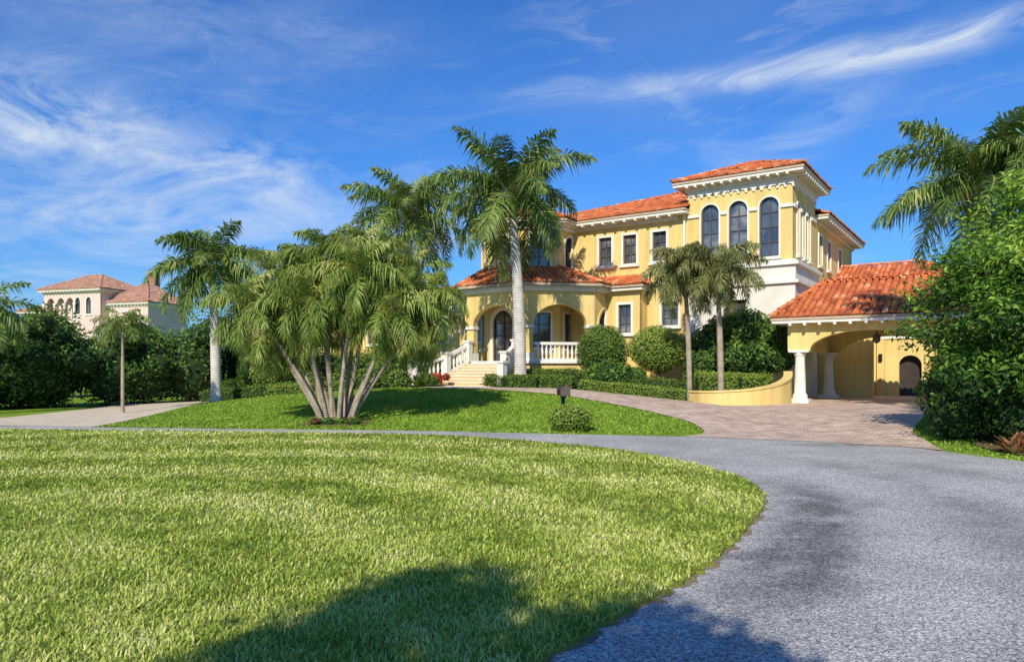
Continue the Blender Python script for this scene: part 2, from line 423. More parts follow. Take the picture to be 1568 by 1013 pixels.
def strip(name, path, w0, w1, z, mat):
    P = np.array(path); n = len(P); V=[];F=[]
    for i in range(n):
        d = P[(i+1)%n]-P[i-1]; d/=np.linalg.norm(d)+1e-9; nr=np.array([d[1],-d[0]])
        if in_side(P[i]+nr*.2): nr=-nr
        V.append((*(P[i]-nr*w0),z)); V.append((*(P[i]+nr*w1*(.6+.5*math.sin(i*.9)+.3*math.sin(i*2.9))),z))
    for i in range(n):
        j=(i+1)%n; F.append((2*i,2*j,2*j+1,2*i+1))
    me=bpy.data.meshes.new(name); me.from_pydata(V,[],F); me.materials.append(mat)
    o=bpy.data.objects.new(name,me); COL.objects.link(o)
def in_poly(pts, poly):
    x, y = pts[:,0], pts[:,1]; c = np.zeros(len(pts), bool); n = len(poly)
    for i in range(n):
        x1,y1 = poly[i]; x2,y2 = poly[(i+1)%n]
        if y1 == y2: continue
        t = ((y1 > y) != (y2 > y)) & (x < (x2-x1)*(y-y1)/(y2-y1)+x1)
        c ^= t
    return c
def in_side(p): return bool(in_poly(np.array([p]), ISL)[0])
M_soil = mat_noise('edge_soil', (.16,.12,.07), (.34,.27,.16), 9, .95, .8, 60)
strip('soil_edge', ISL, .05, .06, .007, M_soil)
def m_paver():
    m, nt, p, o = new_mat('brick_paver')
    tc = nd(nt, 'ShaderNodeTexCoord'); mp = nd(nt, 'ShaderNodeMapping'); mp.inputs['Rotation'].default_value = (0,0,.7)
    nt.links.new(tc.outputs['Object'], mp.inputs[0])
    b = nd(nt, 'ShaderNodeTexBrick'); b.inputs['Scale'].default_value = 1.7; b.inputs['Mortar Size'].default_value = .025
    b.inputs['Color1'].default_value = (.52,.34,.26,1); b.inputs['Color2'].default_value = (.80,.65,.52,1); b.inputs['Mortar'].default_value = (.36,.29,.23,1)
    nt.links.new(mp.outputs[0], b.inputs['Vector'])
    n = ramp(nt, noise(nt, 1.5, 6, .75), [(.3,(.66,.62,.60)),(.7,(1.15,1.12,1.08))])
    nt.links.new(mixc(nt, .9, b.outputs[0], n, 'MULTIPLY'), p.inputs['Base Color']); p.inputs['Roughness'].default_value = .85
    bump(nt, b.outputs[0], p, .2, .01)
    return m
M_paver = m_paver()
near_e = catmull([(4.2,18.12),(4.95,18.7),(5.25,20),(5.1,21.8),(3.9,24.4),(1.6,27),(-1,29.3),(-3.2,30.6),(-4.2,32.6)], 6)
far_e = catmull([(-2.2,34.6),(-.9,33),(.6,31.6),(2.4,30.4),(4.7,29.2),(7.2,28.5)], 5)
DR = near_e + far_e + [(11.2,29.6),(14,36),(17,42),(26,42),(22,38),(17.5,30),(12.4,21.5),(9.9,17.8),(9.0,15.0)] + [(8.6,15.69),(7,16.88),(5.6,17.5)]
drape('paver_driveway', DR, .012, M_paver)
M_conc = mat_noise('beige_concrete', (.55,.45,.32), (.70,.59,.44), 2, .85, .3, 30)
LD = [(-12.3,21.0),(-12.6,25.8),(-13.1,30),(-13.5,36),(-19,36),(-17.5,30),(-17.6,25),(-20,22.2),(-15.6,21.68)]
drape('side_driveway', LD, .012, M_conc)
drape('mulch_bed', catmull([(-12.5,33.5),(-8,31.5),(-4.6,31.8),(-4.5,36),(-9,44),(-16,46),(-13,38)],5,True), .006, M_mulch)
drape('mulch_bed', catmull([(-1,33.6),(1.2,31.5),(4.8,29.5),(7.4,28.9),(9,28.2),(11,29.5),(10,33),(3,36)],5,True), .008, M_mulch)
drape('mulch_bed', catmull([(-6.3,21.5),(-5.3,21.0),(-4.4,21.5),(-4.4,22.5),(-5.3,22.9),(-6.3,22.5)],5,True), .006, M_mulch)
drape('mulch_bed', catmull([(9.9,14.6),(11,13),(14,12),(16,16),(13,18),(10.6,16.5)],5,True), .006, M_mulch)

# ------------------------------------------------------------------ grass blades
def blades(name, P, z, h, wd, mat, var):
    N = len(P); az = R.uniform(0, 2*math.pi, N); lean = R.uniform(.3, 1.3, N)*h
    d = np.stack([np.cos(az), np.sin(az), np.zeros(N)], -1); sd = np.stack([-np.sin(az), np.cos(az), np.zeros(N)], -1)
    B = np.stack([P[:,0], P[:,1], z], -1)
    up = np.array([0,0,1.])
    V = np.zeros((N,5,3)); w = wd[:,None]; hh = h[:,None]; ln = lean[:,None]
    V[:,0] = B-sd*w; V[:,1] = B+sd*w
    V[:,2] = B+d*ln*.4+up*hh*.62+sd*w*.8; V[:,3] = B+d*ln*.4+up*hh*.62-sd*w*.8
    V[:,4] = B+d*ln*1.1+up*hh*.9
    b = (np.arange(N)*5)[:,None]
    return np_mesh(name, V.reshape(-1,3), b+np.array([0,1,2,3]), b+np.array([3,2,4]), mat, np.repeat(var,5))
def samp(y0, y1, dens, xl=.85):
    n = int((y1-y0)*(y1*xl+5)*dens)
    y = R.uniform(y0, y1, n); x = R.uniform(-y1*xl, 5, n)
    p = np.stack([x,y],-1); p = p[(p[:,0] > -.85*p[:,1]-1)]
    return p[in_poly(p, ISL)]
P = np.concatenate([samp(2.2,5,3300), samp(5,7.5,2100), samp(7.5,11,900), samp(11,15,400), samp(15,20.5,190)])
hh = R.uniform(.022,.05,len(P))*(1+.02*P[:,1]); ww = .0023+.0007*P[:,1]
M_blade = mat_leaf('island_blade', [(.0,(.14,.22,.025)),(.35,(.40,.50,.065)),(.7,(.70,.74,.20)),(1,(.90,.86,.45))], .35, .6, .8, .2)
mow = .17*np.tanh(2.5*np.sin((np.hypot(P[:,0]+6, P[:,1]-4))*2.6+.6*np.sin(P[:,0]*.7)))*np.clip((P[:,1]-5)/4,0.2,1)
clump = .28*np.sin(P[:,0]*5+2*np.sin(P[:,1]*3))*np.sin(P[:,1]*4.3+1.5*np.sin(P[:,0]*2.2))
blades('island_grass', P, np.full(len(P),.033), hh, ww, M_blade, np.clip(R.normal(.45,.2,len(P))+mow+.5*clump,0,1))
n = 90000
p = np.stack([R.uniform(-13,9,n), R.uniform(19,31,n)],-1)
ye = np.interp(p[:,0], FEx, FEy)
keep = (p[:,1] > ye+.05) & ~in_poly(p, DR) & ~in_poly(p, LD)
p = p[keep]
p2 = np.stack([R.uniform(9.2,20,20000), R.uniform(11,30,20000)],-1)
p2 = p2[(p2[:,1] > np.interp(p2[:,0],FEx,FEy)+.05) & ~in_poly(p2, DR)]
p = np.concatenate([p,p2])
M_blade2 = mat_leaf('lawn_blade', [(.0,(.10,.21,.018)),(.5,(.28,.43,.045)),(1,(.52,.62,.12))], .35, .6, .8, .2)
blades('lawn_grass', p, H(p[:,0],p[:,1])-.02, R.uniform(.04,.07,len(p)), R.uniform(.012,.02,len(p)), M_blade2, np.clip(R.normal(.5,.2,len(p)),0,1))

# ------------------------------------------------------------------ MANSION
TH = math.radians(34.4)
HO = (12.5, 32.0, 0)
house = empty('yellow_mansion', HO, -TH)
hb = Batch(house)
def wall(bt, p, ang, L, z0, z1, wins, mat, th=.3, extra=(), name='walls'):
    M = wallM(p, ang); holes = []
    for wdef in wins: holes.append(window(bt, M, **wdef))
    holes += list(extra)
    bt.panel(M, rectpts(0, L, z0, z1), holes, -th, 0, mat, name)
    return M
def W(c, w, z0, z1, **k): return dict(x0=c-w/2, x1=c+w/2, z0=z0, z1=z1, **k)
S0 = -15.8; EZ = 9.4
wall(hb, (S0,0,0), 0, 15.8-4.8, 0, EZ-.1, [W(-9.28-S0,.72,7.05,8.5), W(-7.9-S0,.72,7.05,8.5), W(-6.3-S0,.72,7.05,8.5), W(-5.75-S0,.85,3.85,5.0)], M_stucco)
wall(hb, (0,4.6,0), math.pi/2, 10.4, 0, EZ-.1, [W(1.2,.8,7.0,8.5), W(3.4,.8,7.0,8.5), W(6.5,.9,7.0,8.5)], M_stucco)
hb.box(I4, (-7.9,14.85,EZ/2), (15.8,.3,EZ-.2), M_stucco, 'walls')
hb.box(I4, (S0+.15,7.5,EZ/2), (.3,14.3,EZ-.2), M_stucco, 'walls')
OV=.65; sl=(12.1-EZ)/8.15
A_=(S0-OV+8.15,7.5,12.1); B_=(0+OV-8.15,7.5,12.1)
zA=EZ+sl*5.45; zB=EZ+sl*5.27
faces=[[(S0-OV,-OV,EZ),(-4.8,-OV,EZ),(-4.8,4.8,zA),B_,A_],
       [(OV,4.62,EZ),(OV,15.65,EZ),B_,(OV-5.27,4.62,zB)],
       [(OV,15.65,EZ),(S0-OV,15.65,EZ),A_,B_],[(S0-OV,15.65,EZ),(S0-OV,-OV,EZ),A_]]
roof_faces(faces, house, [((S0-OV,-OV,EZ),A_),(A_,B_),((-4.75,4.75,zA),B_),((OV,15.65,EZ),B_)])
eaves(hb, S0, -4.8-OV-.01, 0, 15, EZ, OV, 0)
eaves(hb, -9, 0, 4.62+OV, 15, EZ, OV, -.004)
hb.box(I4, (-5.1,-.3,EZ-.06), (.72,.66,.1), M_fascia, 'fascia'); hb.box(I4, (-5.1,-.27,EZ-.17), (.70,.58,.1), M_white, 'soffit')
hb.box(I4, ((S0-4.8)/2, -.03, 5.95), (11-.02, .14, .22), M_white, 'string_course')
BS0, BS1 = -10.0, -6.95
wall(hb, (BS0,-.9,0), 0, BS1-BS0, 0, 5.6, [W(-9.2-BS0,.68,3.5,4.9), W(-7.75-BS0,.68,3.5,4.9)], M_stucco, .25)
hb.box(I4, (BS1-.125,-.45,2.8), (.25,.88,5.6), M_stucco, 'walls')
hb.box(I4, ((BS0+BS1)/2,-.62,5.64), (BS1-BS0+.5,1.2,.14), M_white, 'cornice')
hb.box(I4, ((BS0+BS1)/2,-.66,5.77), (BS1-BS0+.7,1.3,.1), M_fascia, 'fascia')
roof_faces([[(BS0-.4,-1.33,5.83),(BS1+.4,-1.33,5.83),(BS1-.2,-.02,6.4),(BS0,-.02,6.4)],[(BS1+.4,-1.33,5.83),(BS1+.4,0,5.83),(BS1-.2,-.02,6.4)]], house, [((BS1+.4,-1.33,5.83),(BS1-.2,-.02,6.4))])
# ---- tower
TW, TD, TZ = 4.8, 4.6, 10.5
tf = [W(c+TW,.86,6.8,9.5, arch=True, rowsn=4, sur=.07) for c in (-1.02,-2.42,-3.75)]
wall(hb, (-TW,0,0), 0, TW, 6.35, TZ-.1, tf, M_stucco, .3)
ts = [W(c,.5,6.9,9.3, arch=True, cols=1, rowsn=4, sur=.07) for c in (1.0,2.1,3.2)]
wall(hb, (0,.001,0), math.pi/2, TD, 6.35, TZ-.1, ts, M_stucco, .3)
hb.box(I4, (-TW+.15, TD/2, 8.4), (.3, TD-.62, 4.1), M_stucco, 'walls')
hb.box(I4, (-TW/2, TD-.15, 8.4), (TW-.02, .3, 4.1), M_stucco, 'walls')
Mb = wallM((-TW-.12,-.14,0),0)
hb.panel(Mb, rectpts(0,TW+.26,0,5.55), [rectpts(2.0,2.9,3.2,4.9)], -.3, 0, M_base, 'tower_base')
window(hb, Mb, 2.0,2.9,3.2,4.9)
hb.box(I4, (-.01, TD/2+.0, 2.775), (.3, TD-.3, 5.55), M_base, 'tower_base')
hb.box(I4, (-TW/2, TD/2-.0, 6.0), (TW+.3, TD+.28, .7), M_base, 'tower_band')
hb.box(I4, (-TW/2, TD/2-.0, 5.6), (TW+.62, TD+.56, .14), M_white, 'tower_band')
hb.box(I4, (-TW/2, TD/2-.0, 6.42), (TW+.62, TD+.56, .14), M_white, 'tower_band')
hb.box(I4, (-TW/2, TD/2-.0, 6.54), (TW+.4, TD+.4, .1), M_white, 'tower_band')
for a,b in ((-4.82,-4.28),(-3.22,-2.95),(-1.89,-1.55),(-.49,.04)):
    hb.box(I4, ((a+b)/2, -.03, 9.02), (b-a, .12, .14), M_white, 'impost_band')
for a,b in ((0.05,.6),(1.4,1.7),(2.5,2.8),(3.6,4.58)):
    hb.box(I4, (.03, (a+b)/2, 9.02), (.12, b-a, .14), M_white, 'impost_band')
def frieze(M, L, z, n):
    w = L/n
    for k in range(n):
        x0 = k*w; r = w*.36
        outl = [(x0,z),(x0+w/2-r,z)]+[(x0+w/2-r*math.cos(math.pi*i/6), z+.02+r*1.1*math.sin(math.pi*i/6)) for i in range(7)]+[(x0+w/2+r,z),(x0+w,z),(x0+w,z+.34),(x0,z+.34)]
        hb.panel(M, outl, [], .0, .07, M_white, 'corbel_frieze')
frieze(wallM((-TW-.04,0,0),0), TW+.1, 9.84, 14)
frieze(wallM((0,.02,0),math.pi/2), TD-.04, 9.84, 13)
hip(hb, house, -TW, 0, 0, TD, TZ+.12, 11.75, .62, name='tower_roof_tiles', brk=.42)
for s in (-4.98, -11.2): hb.box(I4, (s,-.1,7.6), (.09,.09,3.1), M_white, 'downspout')
# ---- octagonal turret + porch
OC = (-13.0, -.4)
TC = (-13.75, -.35)
def octv(c, Rr, k):
    a = math.radians(-90-22.5+45*k); return (c[0]+Rr*math.cos(a), c[1]+Rr*math.sin(a))
FZ = 2.1
for k in range(-2, 3):
    a, b = octv(TC,2.75,k), octv(TC,2.75,k+1)
    L = math.dist(a,b); ang = math.radians(45*k)
    wins = [W(L/2,1.05,6.95,8.65, arch=(k!=1), rowsn=3)] if k in (0,1,2,-1) else []
    if k == 0: wins.append(W(L/2,1.25,FZ+.02,4.75, arch=True, rowsn=4, sill=False, sur=.18, door=True))
    elif k in (1,2,-1): wins.append(W(L/2,1.15,FZ+.75,4.6, rowsn=3))
    wall(hb, (a[0],a[1],0), ang, L, 0, 9.3, wins, M_stucco, .25, name='turret_walls')
    for z, e in ((8.98,.08),(9.15,.2)):
        aa, bb = octv(TC,2.75+e,k), octv(TC,2.75+e,k+1)
        hb.beam((*aa,z),(*bb,z),.2,.15,M_white,'turret_cornice')
    aa, bb = octv(TC,2.8,k), octv(TC,2.8,k+1)
    hb.beam((*aa,7.0-.2),(*bb,7.0-.2),.12,.12,M_white,'turret_cornice')
fs = []; cp = []
ap = (TC[0],TC[1]+.5,10.6)
for k in range(8):
    a = (*octv(TC,3.4,k),9.42); b = (*octv(TC,3.4,k+1),9.42); fs.append([a,b,ap]); cp.append((a,ap))
roof_faces(fs, house, cp, name='turret_roof_tiles')
MZ = Matrix.Identity(4)
hb.panel(MZ, [octv(TC,3.38,k) for k in range(8)], [], 9.29, 9.40, M_fascia, 'fascia')
hb.panel(MZ, [octv(TC,3.3,k) for k in range(8)], [], 9.2, 9.288, M_white, 'soffit')
PR = 4.57; PZ = 5.75
for k in range(-2, 3):
    a, b = octv(OC,PR,k), octv(OC,PR,k+1); L = math.dist(a,b); ang = math.radians(45*k)
    M = wallM((a[0],a[1],0), ang)
    outl = [(0,FZ),(.42,FZ)] + list(reversed([(L/2+(L/2-.42)*math.cos(math.pi*i/20), 3.85+1.0*math.sin(math.pi*i/20)) for i in range(21)])) + [(L-.42,FZ),(L,FZ),(L,PZ-.1),(0,PZ-.1)]
    hb.panel(M, outl, [], -.32, 0, M_stucco, 'porch_arcade')
    def arcb(r1, r2):
        n = 20; w = L/2-.42
        o = [(L/2+(w+r2)*math.cos(math.pi*i/n), 3.85+(1.0+r2)*math.sin(math.pi*i/n)) for i in range(n+1)]
        i_ = [(L/2+(w+r1)*math.cos(math.pi*i/n), 3.85+(1.0+r1)*math.sin(math.pi*i/n)) for i in range(n,-1,-1)]
        return o+i_
    hb.panel(M, arcb(.0,.14), [], -.02, .045, M_stucco, 'arch_molding')
    for x in (.21, L-.21):
        hb.box(M, (x,3.78,-.14), (.50,.14,.46), M_white, 'pier_cap')
        hb.box(M, (x,FZ+.2,-.14), (.50,.4,.46), M_white, 'pier_base')
    for z, e in ((PZ-.2,.07),(PZ-.08,.2)):
        aa, bb = octv(OC,PR+e,k), octv(OC,PR+e,k+1); hb.beam((*aa,z),(*bb,z),.2,.12,M_white,'porch_cornice')
fs = []; cp = []
for k in range(-2,3):
    a = (*octv(OC,PR+.55,k),PZ+.1); b = (*octv(OC,PR+.55,k+1),PZ+.1); c = (*octv(TC,2.7,k+1),6.95); d = (*octv(TC,2.7,k),6.95)
    fs.append([a,b,c,d]); cp.append((a,d))
    aa, bb = octv(OC,PR+.5,k), octv(OC,PR+.5,k+1); hb.beam((*aa,PZ+.03),(*bb,PZ+.03),.1,.12,M_fascia,'fascia')
roof_faces(fs, house, cp, name='porch_roof_tiles')
hb.panel(MZ, [octv(OC,PR+.1,k) for k in range(8)], [], .3, FZ-.12, M_stucco, 'porch_base')
hb.panel(MZ, [octv(OC,PR+.25,k) for k in range(8)], [], FZ-.118, FZ, M_white, 'porch_floor')
hb.panel(MZ, [octv(OC,PR-.05,k) for k in range(8)], [], PZ-.35, PZ-.3, M_white, 'porch_ceiling')
BP = [(.045,0),(.06,.02),(.06,.08),(.035,.12),(.07,.26),(.075,.34),(.04,.5),(.035,.58),(.06,.62),(.06,.68)]
def balustrade(bt, p0, p1, posts=(1,1)):
    p0 = Vector(p0); p1 = Vector(p1); d = p1-p0; L = math.hypot(d.x,d.y); n = max(2,int(L/.21))
    for k in range(1,n):
        q = p0+d*(k/n); bt.lathe((q.x,q.y,q.z+.1), BP, M_white, 8, 'balusters')
    bt.beam(p0+Vector((0,0,.05)), p1+Vector((0,0,.05)), .2,.1,M_white,'rail')
    bt.beam(p0+Vector((0,0,.85)), p1+Vector((0,0,.85)), .22,.14,M_white,'rail')
    for f, q in zip(posts,(p0,p1)):
        if f:
            bt.box(I4, (q.x,q.y,q.z+.5), (.32,.32,1.0), M_white, 'newel_posts'); bt.box(I4, (q.x,q.y,q.z+1.04), (.42,.42,.09), M_white, 'newel_caps')
for k in (1,2,-1):
    a, b = octv(OC,PR-.12,k), octv(OC,PR-.12,k+1)
    a = Vector((*a,FZ)); b = Vector((*b,FZ)); d = (b-a).normalized()
    balustrade(hb, a+d*.42, b-d*.42, (0,0))
tfront = OC[1]-PR*math.cos(math.radians(22.5))
nst = 8; rise = (FZ-.9)/nst
for i in range(nst):
    wdt = 2.7+.16*i
    t1 = tfront-.33*i; zt = FZ-rise*(i+1)
    hb.box(I4, (OC[0], t1-.165-.24, (zt+.4)/2), (wdt, .33, zt-.4), M_step, 'stairs')
    hb.box(I4, (OC[0], t1-.165-.26, zt+.018), (wdt+.04, .35, .036), M_white, 'stair_treads')
for sg in (-1,1):
    pts = [Vector((OC[0]+sg*1.45, tfront-.3, FZ-.05)), Vector((OC[0]+sg*1.75, tfront-.3-1.35, FZ-.65)), Vector((OC[0]+sg*2.5, tfront-2.95, .98))]
    balustrade(hb, pts[0], pts[1], (1,0)); balustrade(hb, pts[1], pts[2], (1,1))
    for a, b in ((pts[0],pts[1]),(pts[1],pts[2])):
        V = []
        nrm = Vector((b.y-a.y, a.x-b.x, 0)).normalized()*.12
        for p_ in (a,b):
            for s_ in (-1,1): V += [p_+nrm*s_, Vector((p_.x+nrm.x*s_, p_.y+nrm.y*s_, .4))]
        hb.raw(V, [(0,2,3,1),(4,5,7,6),(0,1,5,4),(2,6,7,3),(0,4,6,2),(1,3,7,5)], M_step, 'stair_cheeks')
hb.lathe((OC[0]+.9, TC[1]-3.0, FZ), [(.18,0),(.12,.08),(.24,.3),(.28,.42)], M_step, 12, 'urn')
# ---- left one-storey wing
LW = 19.5
lw = [W(x,1.0,3.4,5.0) for x in (2.0,5.0,8.0,11.0,14.0,17.0)]
wall(hb, (S0-LW,1.2,0), 0, LW, 0, 5.6, lw, M_stucco)
hb.box(I4, (S0-LW+.15,6,2.75), (.3,9.0,5.5), M_stucco, 'walls')
hip(hb, house, S0-LW, S0-.7, 1.2, 11, 5.7, 7.4, .55, name='wing_roof_tiles')
wall(hb, (-33.5,-1.4,0), 0, 5.2, 0, 5.3, [W(1.4,.9,3.2,4.6), W(3.6,.9,3.2,4.6)], M_stucco)
hb.box(I4, (-33.35,0.0,2.6), (.3,2.4,5.3), M_stucco, 'walls'); hb.box(I4, (-28.45,0.0,2.6), (.3,2.4,5.3), M_stucco, 'walls')
hip(hb, house, -33.5, -28.3, -1.4, 3.8, 5.4, 6.7, .5, name='gable_roof_tiles')
# ---- porte cochere
PS0, PS1, PT0, PT1, PZE = .55, 6.5, -3.2, 3.0, 3.7
def arcade(p, ang, L, x0, x1, zs, rise, ztop, mat, th=.45, z0=2.45):
    M = wallM(p, ang); n = 24; c = (x0+x1)/2; r = (x1-x0)/2
    outl = [(0,z0),(x0,z0)] + [(c-r*math.cos(math.pi*i/n), zs+rise*math.sin(math.pi*i/n)) for i in range(n+1)] + [(x1,z0),(L,z0),(L,ztop),(0,ztop)]
    hb.panel(M, outl, [], -th, 0, mat, 'porte_cochere_arch')
    return M
Lp = PS1-PS0
arcade((PS0,PT0,0), 0, Lp, .85, Lp-.9, 2.46, .75, PZE-.1, M_stucco)
arcade((PS0,PT1-.0,0), 0, Lp, .85, Lp-.9, 2.46, .75, PZE-.1, M_stucco)
arcade((PS1,PT0+.451,0), math.pi/2, PT1-PT0-.91, .7, PT1-PT0-1.6, 2.46, .7, PZE-.1, M_stucco)
arcade((PS0+.45,PT0+.451,0), math.pi/2, PT1-PT0-.91, .7, PT1-PT0-1.6, 2.46, .7, PZE-.1, M_stucco)
COLP = [(.34,0),(.34,.12),(.28,.16),(.28,.3),(.22,.36),(.21,1.0),(.18,1.8),(.18,1.82),(.22,1.86),(.22,1.9),(.29,2.0)]
for s in (PS0+.42, PS1-.45):
    for t in (PT0+.25, PT1+.0-.2):
        hb.box(I4, (s,t,.2), (.78,.68,.62), M_white, 'column_plinth')
        hb.lathe((s,t,.38), COLP, M_white, 20, 'columns')
        hb.box(I4, (s,t,2.43), (.78,.6,.1), M_white, 'column_capital')
hip(hb, house, PS0, PS1, PT0, PT1, PZE+.05, 5.4, .55, trim=False, name='porte_cochere_roof_tiles', inset=(1.3,1.6))
for k in range(11):
    hb.box(I4, (PS0+.2+k*.55, PT0-.28, PZE-.22), (.1,.5,.1), M_white, 'brackets')
hb.box(I4, ((PS0+PS1)/2+.1, PT0+1.2, 3.4), (.03,.03,.7), M_black, 'lantern_chain')
hb.lathe(((PS0+PS1)/2+.1, PT0+1.2, 2.72), [(.05,0),(.13,.08),(.15,.3),(.06,.4),(.02,.45)], M_dark, 8, 'lantern')
GS0, GS1, GT0, GT1 = .3, 9.5, 7.4, 16
Mg = wallM((GS0,GT0,0),0)
gholes = [archpts(3.6-.5,3.6+.5,.2,1.9,.5), archpts(6.9-1.25,6.9+1.25,.2,2.0,.6)]
gholes.append(archpts(1.2-.5,1.2+.5,1.0,2.0,.5))
hb.panel(Mg, rectpts(0,GS1-GS0,0,5.3), gholes, -.4, 0, M_stucco, 'garage_walls')
hb.panel(Mg, rectpts(.3,GS1-GS0-.3,0,3.2), [], -.6, -.45, M_door, 'garage_doors')
hb.box(Mg,((GS1-GS0)/2,3.3,.02),(GS1-GS0-.1,.14,.1),M_white,'garage_band')
for x in (2.3,4.9): hb.box(Mg,(x,1.6,.1),(.35,3.2,.2),M_stucco,'garage_pilaster')
for c in (2.3,4.9): hb.box(Mg,(c,2.3,.28),(.16,.35,.16),M_black,'wall_lantern')
hb.box(I4, (GS1-.2,(GT0+GT1)/2,2.6),(.4,GT1-GT0-.82,5.3),M_stucco,'garage_walls')
hip(hb, house, -4.5, GS1-1.2, GT0, GT1, 5.5, 7.55, .6, name='garage_roof_tiles')
wall(hb, (0.0,4.62,0), 0, 2.6, 0, 5.2, [], M_stucco)
hb.flush()

pts = catmull([(7.2,28.75,.78),(7.7,27.75,.8),(8.9,27.35,.88),(10.1,27.75,1.05),(10.9,28.5,1.3),(11.25,29.3,1.55)], 7)
def wallstrip(pts, hw, zlo, zoff, mat, name, parent):
    V = []; F = []
    for i,(x,y,z) in enumerate(pts):
        a = pts[max(i-1,0)]; b = pts[min(i+1,len(pts)-1)]; d = Vector((b[0]-a[0], b[1]-a[1],0)).normalized(); n = Vector((d.y,-d.x,0))*hw
        for sg in (1,-1):
            V.append((x+n.x*sg, y+n.y*sg, (zlo if zlo is not None else z+zoff-.07))); V.append((x+n.x*sg, y+n.y*sg, z+zoff))
    for i in range(len(pts)-1):
        a, b = i*4, i*4+4
        F += [(a,b,b+1,a+1),(a+2,a+3,b+3,b+2),(a+1,b+1,b+3,a+3),(a,a+2,b+2,b)]
    F += [(0,1,3,2), tuple(j+4*(len(pts)-1) for j in (0,2,3,1))]
    me = bpy.data.meshes.new(name); me.from_pydata(V,[],F); me.materials.append(mat)
    o = bpy.data.objects.new(name, me); COL.objects.link(o); parent_to(o,parent)
e = empty('curved_garden_wall',(0,0,0))
wallstrip(pts,.13,0,0,M_stucco,'wall',e); wallstrip(pts,.17,None,.07,M_stucco,'coping',e)

# ------------------------------------------------------------------ neighbour house
nh = empty('pink_villa', (-45.6, 80, 0), math.radians(-18)); nh.scale=(.76,.76,1); nb = Batch(nh)
wall(nb, (-6.5,-4,0), 0, 10.5, 0, 10.2, [W(x,.9,7.6,9.4,arch=True) for x in (6.4,8.4)], M_pink, extra=[archpts(x-.7,x+.7,6.9,8.7,.7) for x in (1.3,3.2,4.9)])
nb.box(I4, (-3.0,-2.6,5), (6.4,.3,9.8), M_pink, 'loggia_back')
for x in (-6.3,-4.25,-2.4,-.55): nb.lathe((x,-4.15,6.9), [(.25,0),(.2,.15),(.18,1.7),(.28,1.9)], M_white, 10, 'columns')
nb.box(I4, (-3.2,-4.2,6.8), (7.2,.6,.2), M_white, 'balcony')
nb.box(I4, (3.85,0,5), (.3,7.6,10), M_pink, 'walls'); nb.box(I4, (-6.35,0,5), (.3,7.6,10), M_pink, 'walls')
nb.box(I4, (-9,-1,4), (5,5,8), M_pink, 'walls'); nb.box(I4, (7.4,1,4.3), (7,7,8.6), M_pink, 'walls')
for x in (5,7,9): window(nb, wallM((x-.5,-2.5,0),0), 0,1,6.2,7.8)
hip(nb, nh, -6.5, 4, -4, 4, 10.3, 12.1, .6, mat=M_tile2)
hip(nb, nh, -11.5,-6.5,-3.5,1.5, 8.1, 9.0, .5, mat=M_tile2, trim=False)
hip(nb, nh, 3.9,10.9,-2.5,4.5, 8.8, 11.2, .5, mat=M_tile2)
nb.box(I4, (7,2.5,11.4), (1.2,1.0,1.8), M_tile2, 'chimney'); nb.box(I4, (7,2.5,12.4), (1.5,1.3,.3), M_fascia, 'chimney_cap')
nb.flush()

# ------------------------------------------------------------------ foliage
def leaves(P, Nn, size, rng=R, aspect=.5, spread=.9):
    n = len(P)
    nn = Nn + R.normal(0, spread*.6, (n,3)); nn /= np.linalg.norm(nn,axis=1)[:,None]+1e-9
    t = np.cross(nn, R.normal(0,1,(n,3))); t /= np.linalg.norm(t,axis=1)[:,None]+1e-9
    b = np.cross(nn, t)
    s = size*R.uniform(.6,1.35,n)[:,None]
    V = np.zeros((n,4,3)); V[:,0] = P-t*s*.5; V[:,1] = P+b*s*aspect*.5+nn*s*.08; V[:,2] = P+t*s*.5; V[:,3] = P-b*s*aspect*.5+nn*s*.08
    F = (np.arange(n)*4)[:,None]+np.arange(4)
    return V.reshape(-1,3), F
def lump(d, seed, f=2.3):
    r = np.random.default_rng(seed); out = 0
    for k in range(5):
        w = r.normal(0,1,3)*f*(1+.5*k); out = out+np.sin(d@w+r.uniform(0,6))/(1+.5*k)
    return out/3
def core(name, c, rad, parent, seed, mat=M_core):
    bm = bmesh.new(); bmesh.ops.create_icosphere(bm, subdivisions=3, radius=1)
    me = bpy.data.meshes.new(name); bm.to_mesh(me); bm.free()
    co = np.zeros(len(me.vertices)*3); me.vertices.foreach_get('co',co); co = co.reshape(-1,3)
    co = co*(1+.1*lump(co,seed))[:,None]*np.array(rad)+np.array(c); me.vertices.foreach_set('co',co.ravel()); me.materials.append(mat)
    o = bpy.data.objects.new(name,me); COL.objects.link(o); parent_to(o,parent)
def blob_pts(c, rad, n, seed, lo=.82, hi=1.06, amp=.12):
    d = R.normal(0,1,(n,3)); d /= np.linalg.norm(d,axis=1)[:,None]
    r = R.uniform(lo,hi,n)*(1+amp*lump(d,seed))
    P = d*r[:,None]*np.array(rad)+np.array(c)
    nn = d/np.array(rad); nn /= np.linalg.norm(nn,axis=1)[:,None]
    return P, nn, r
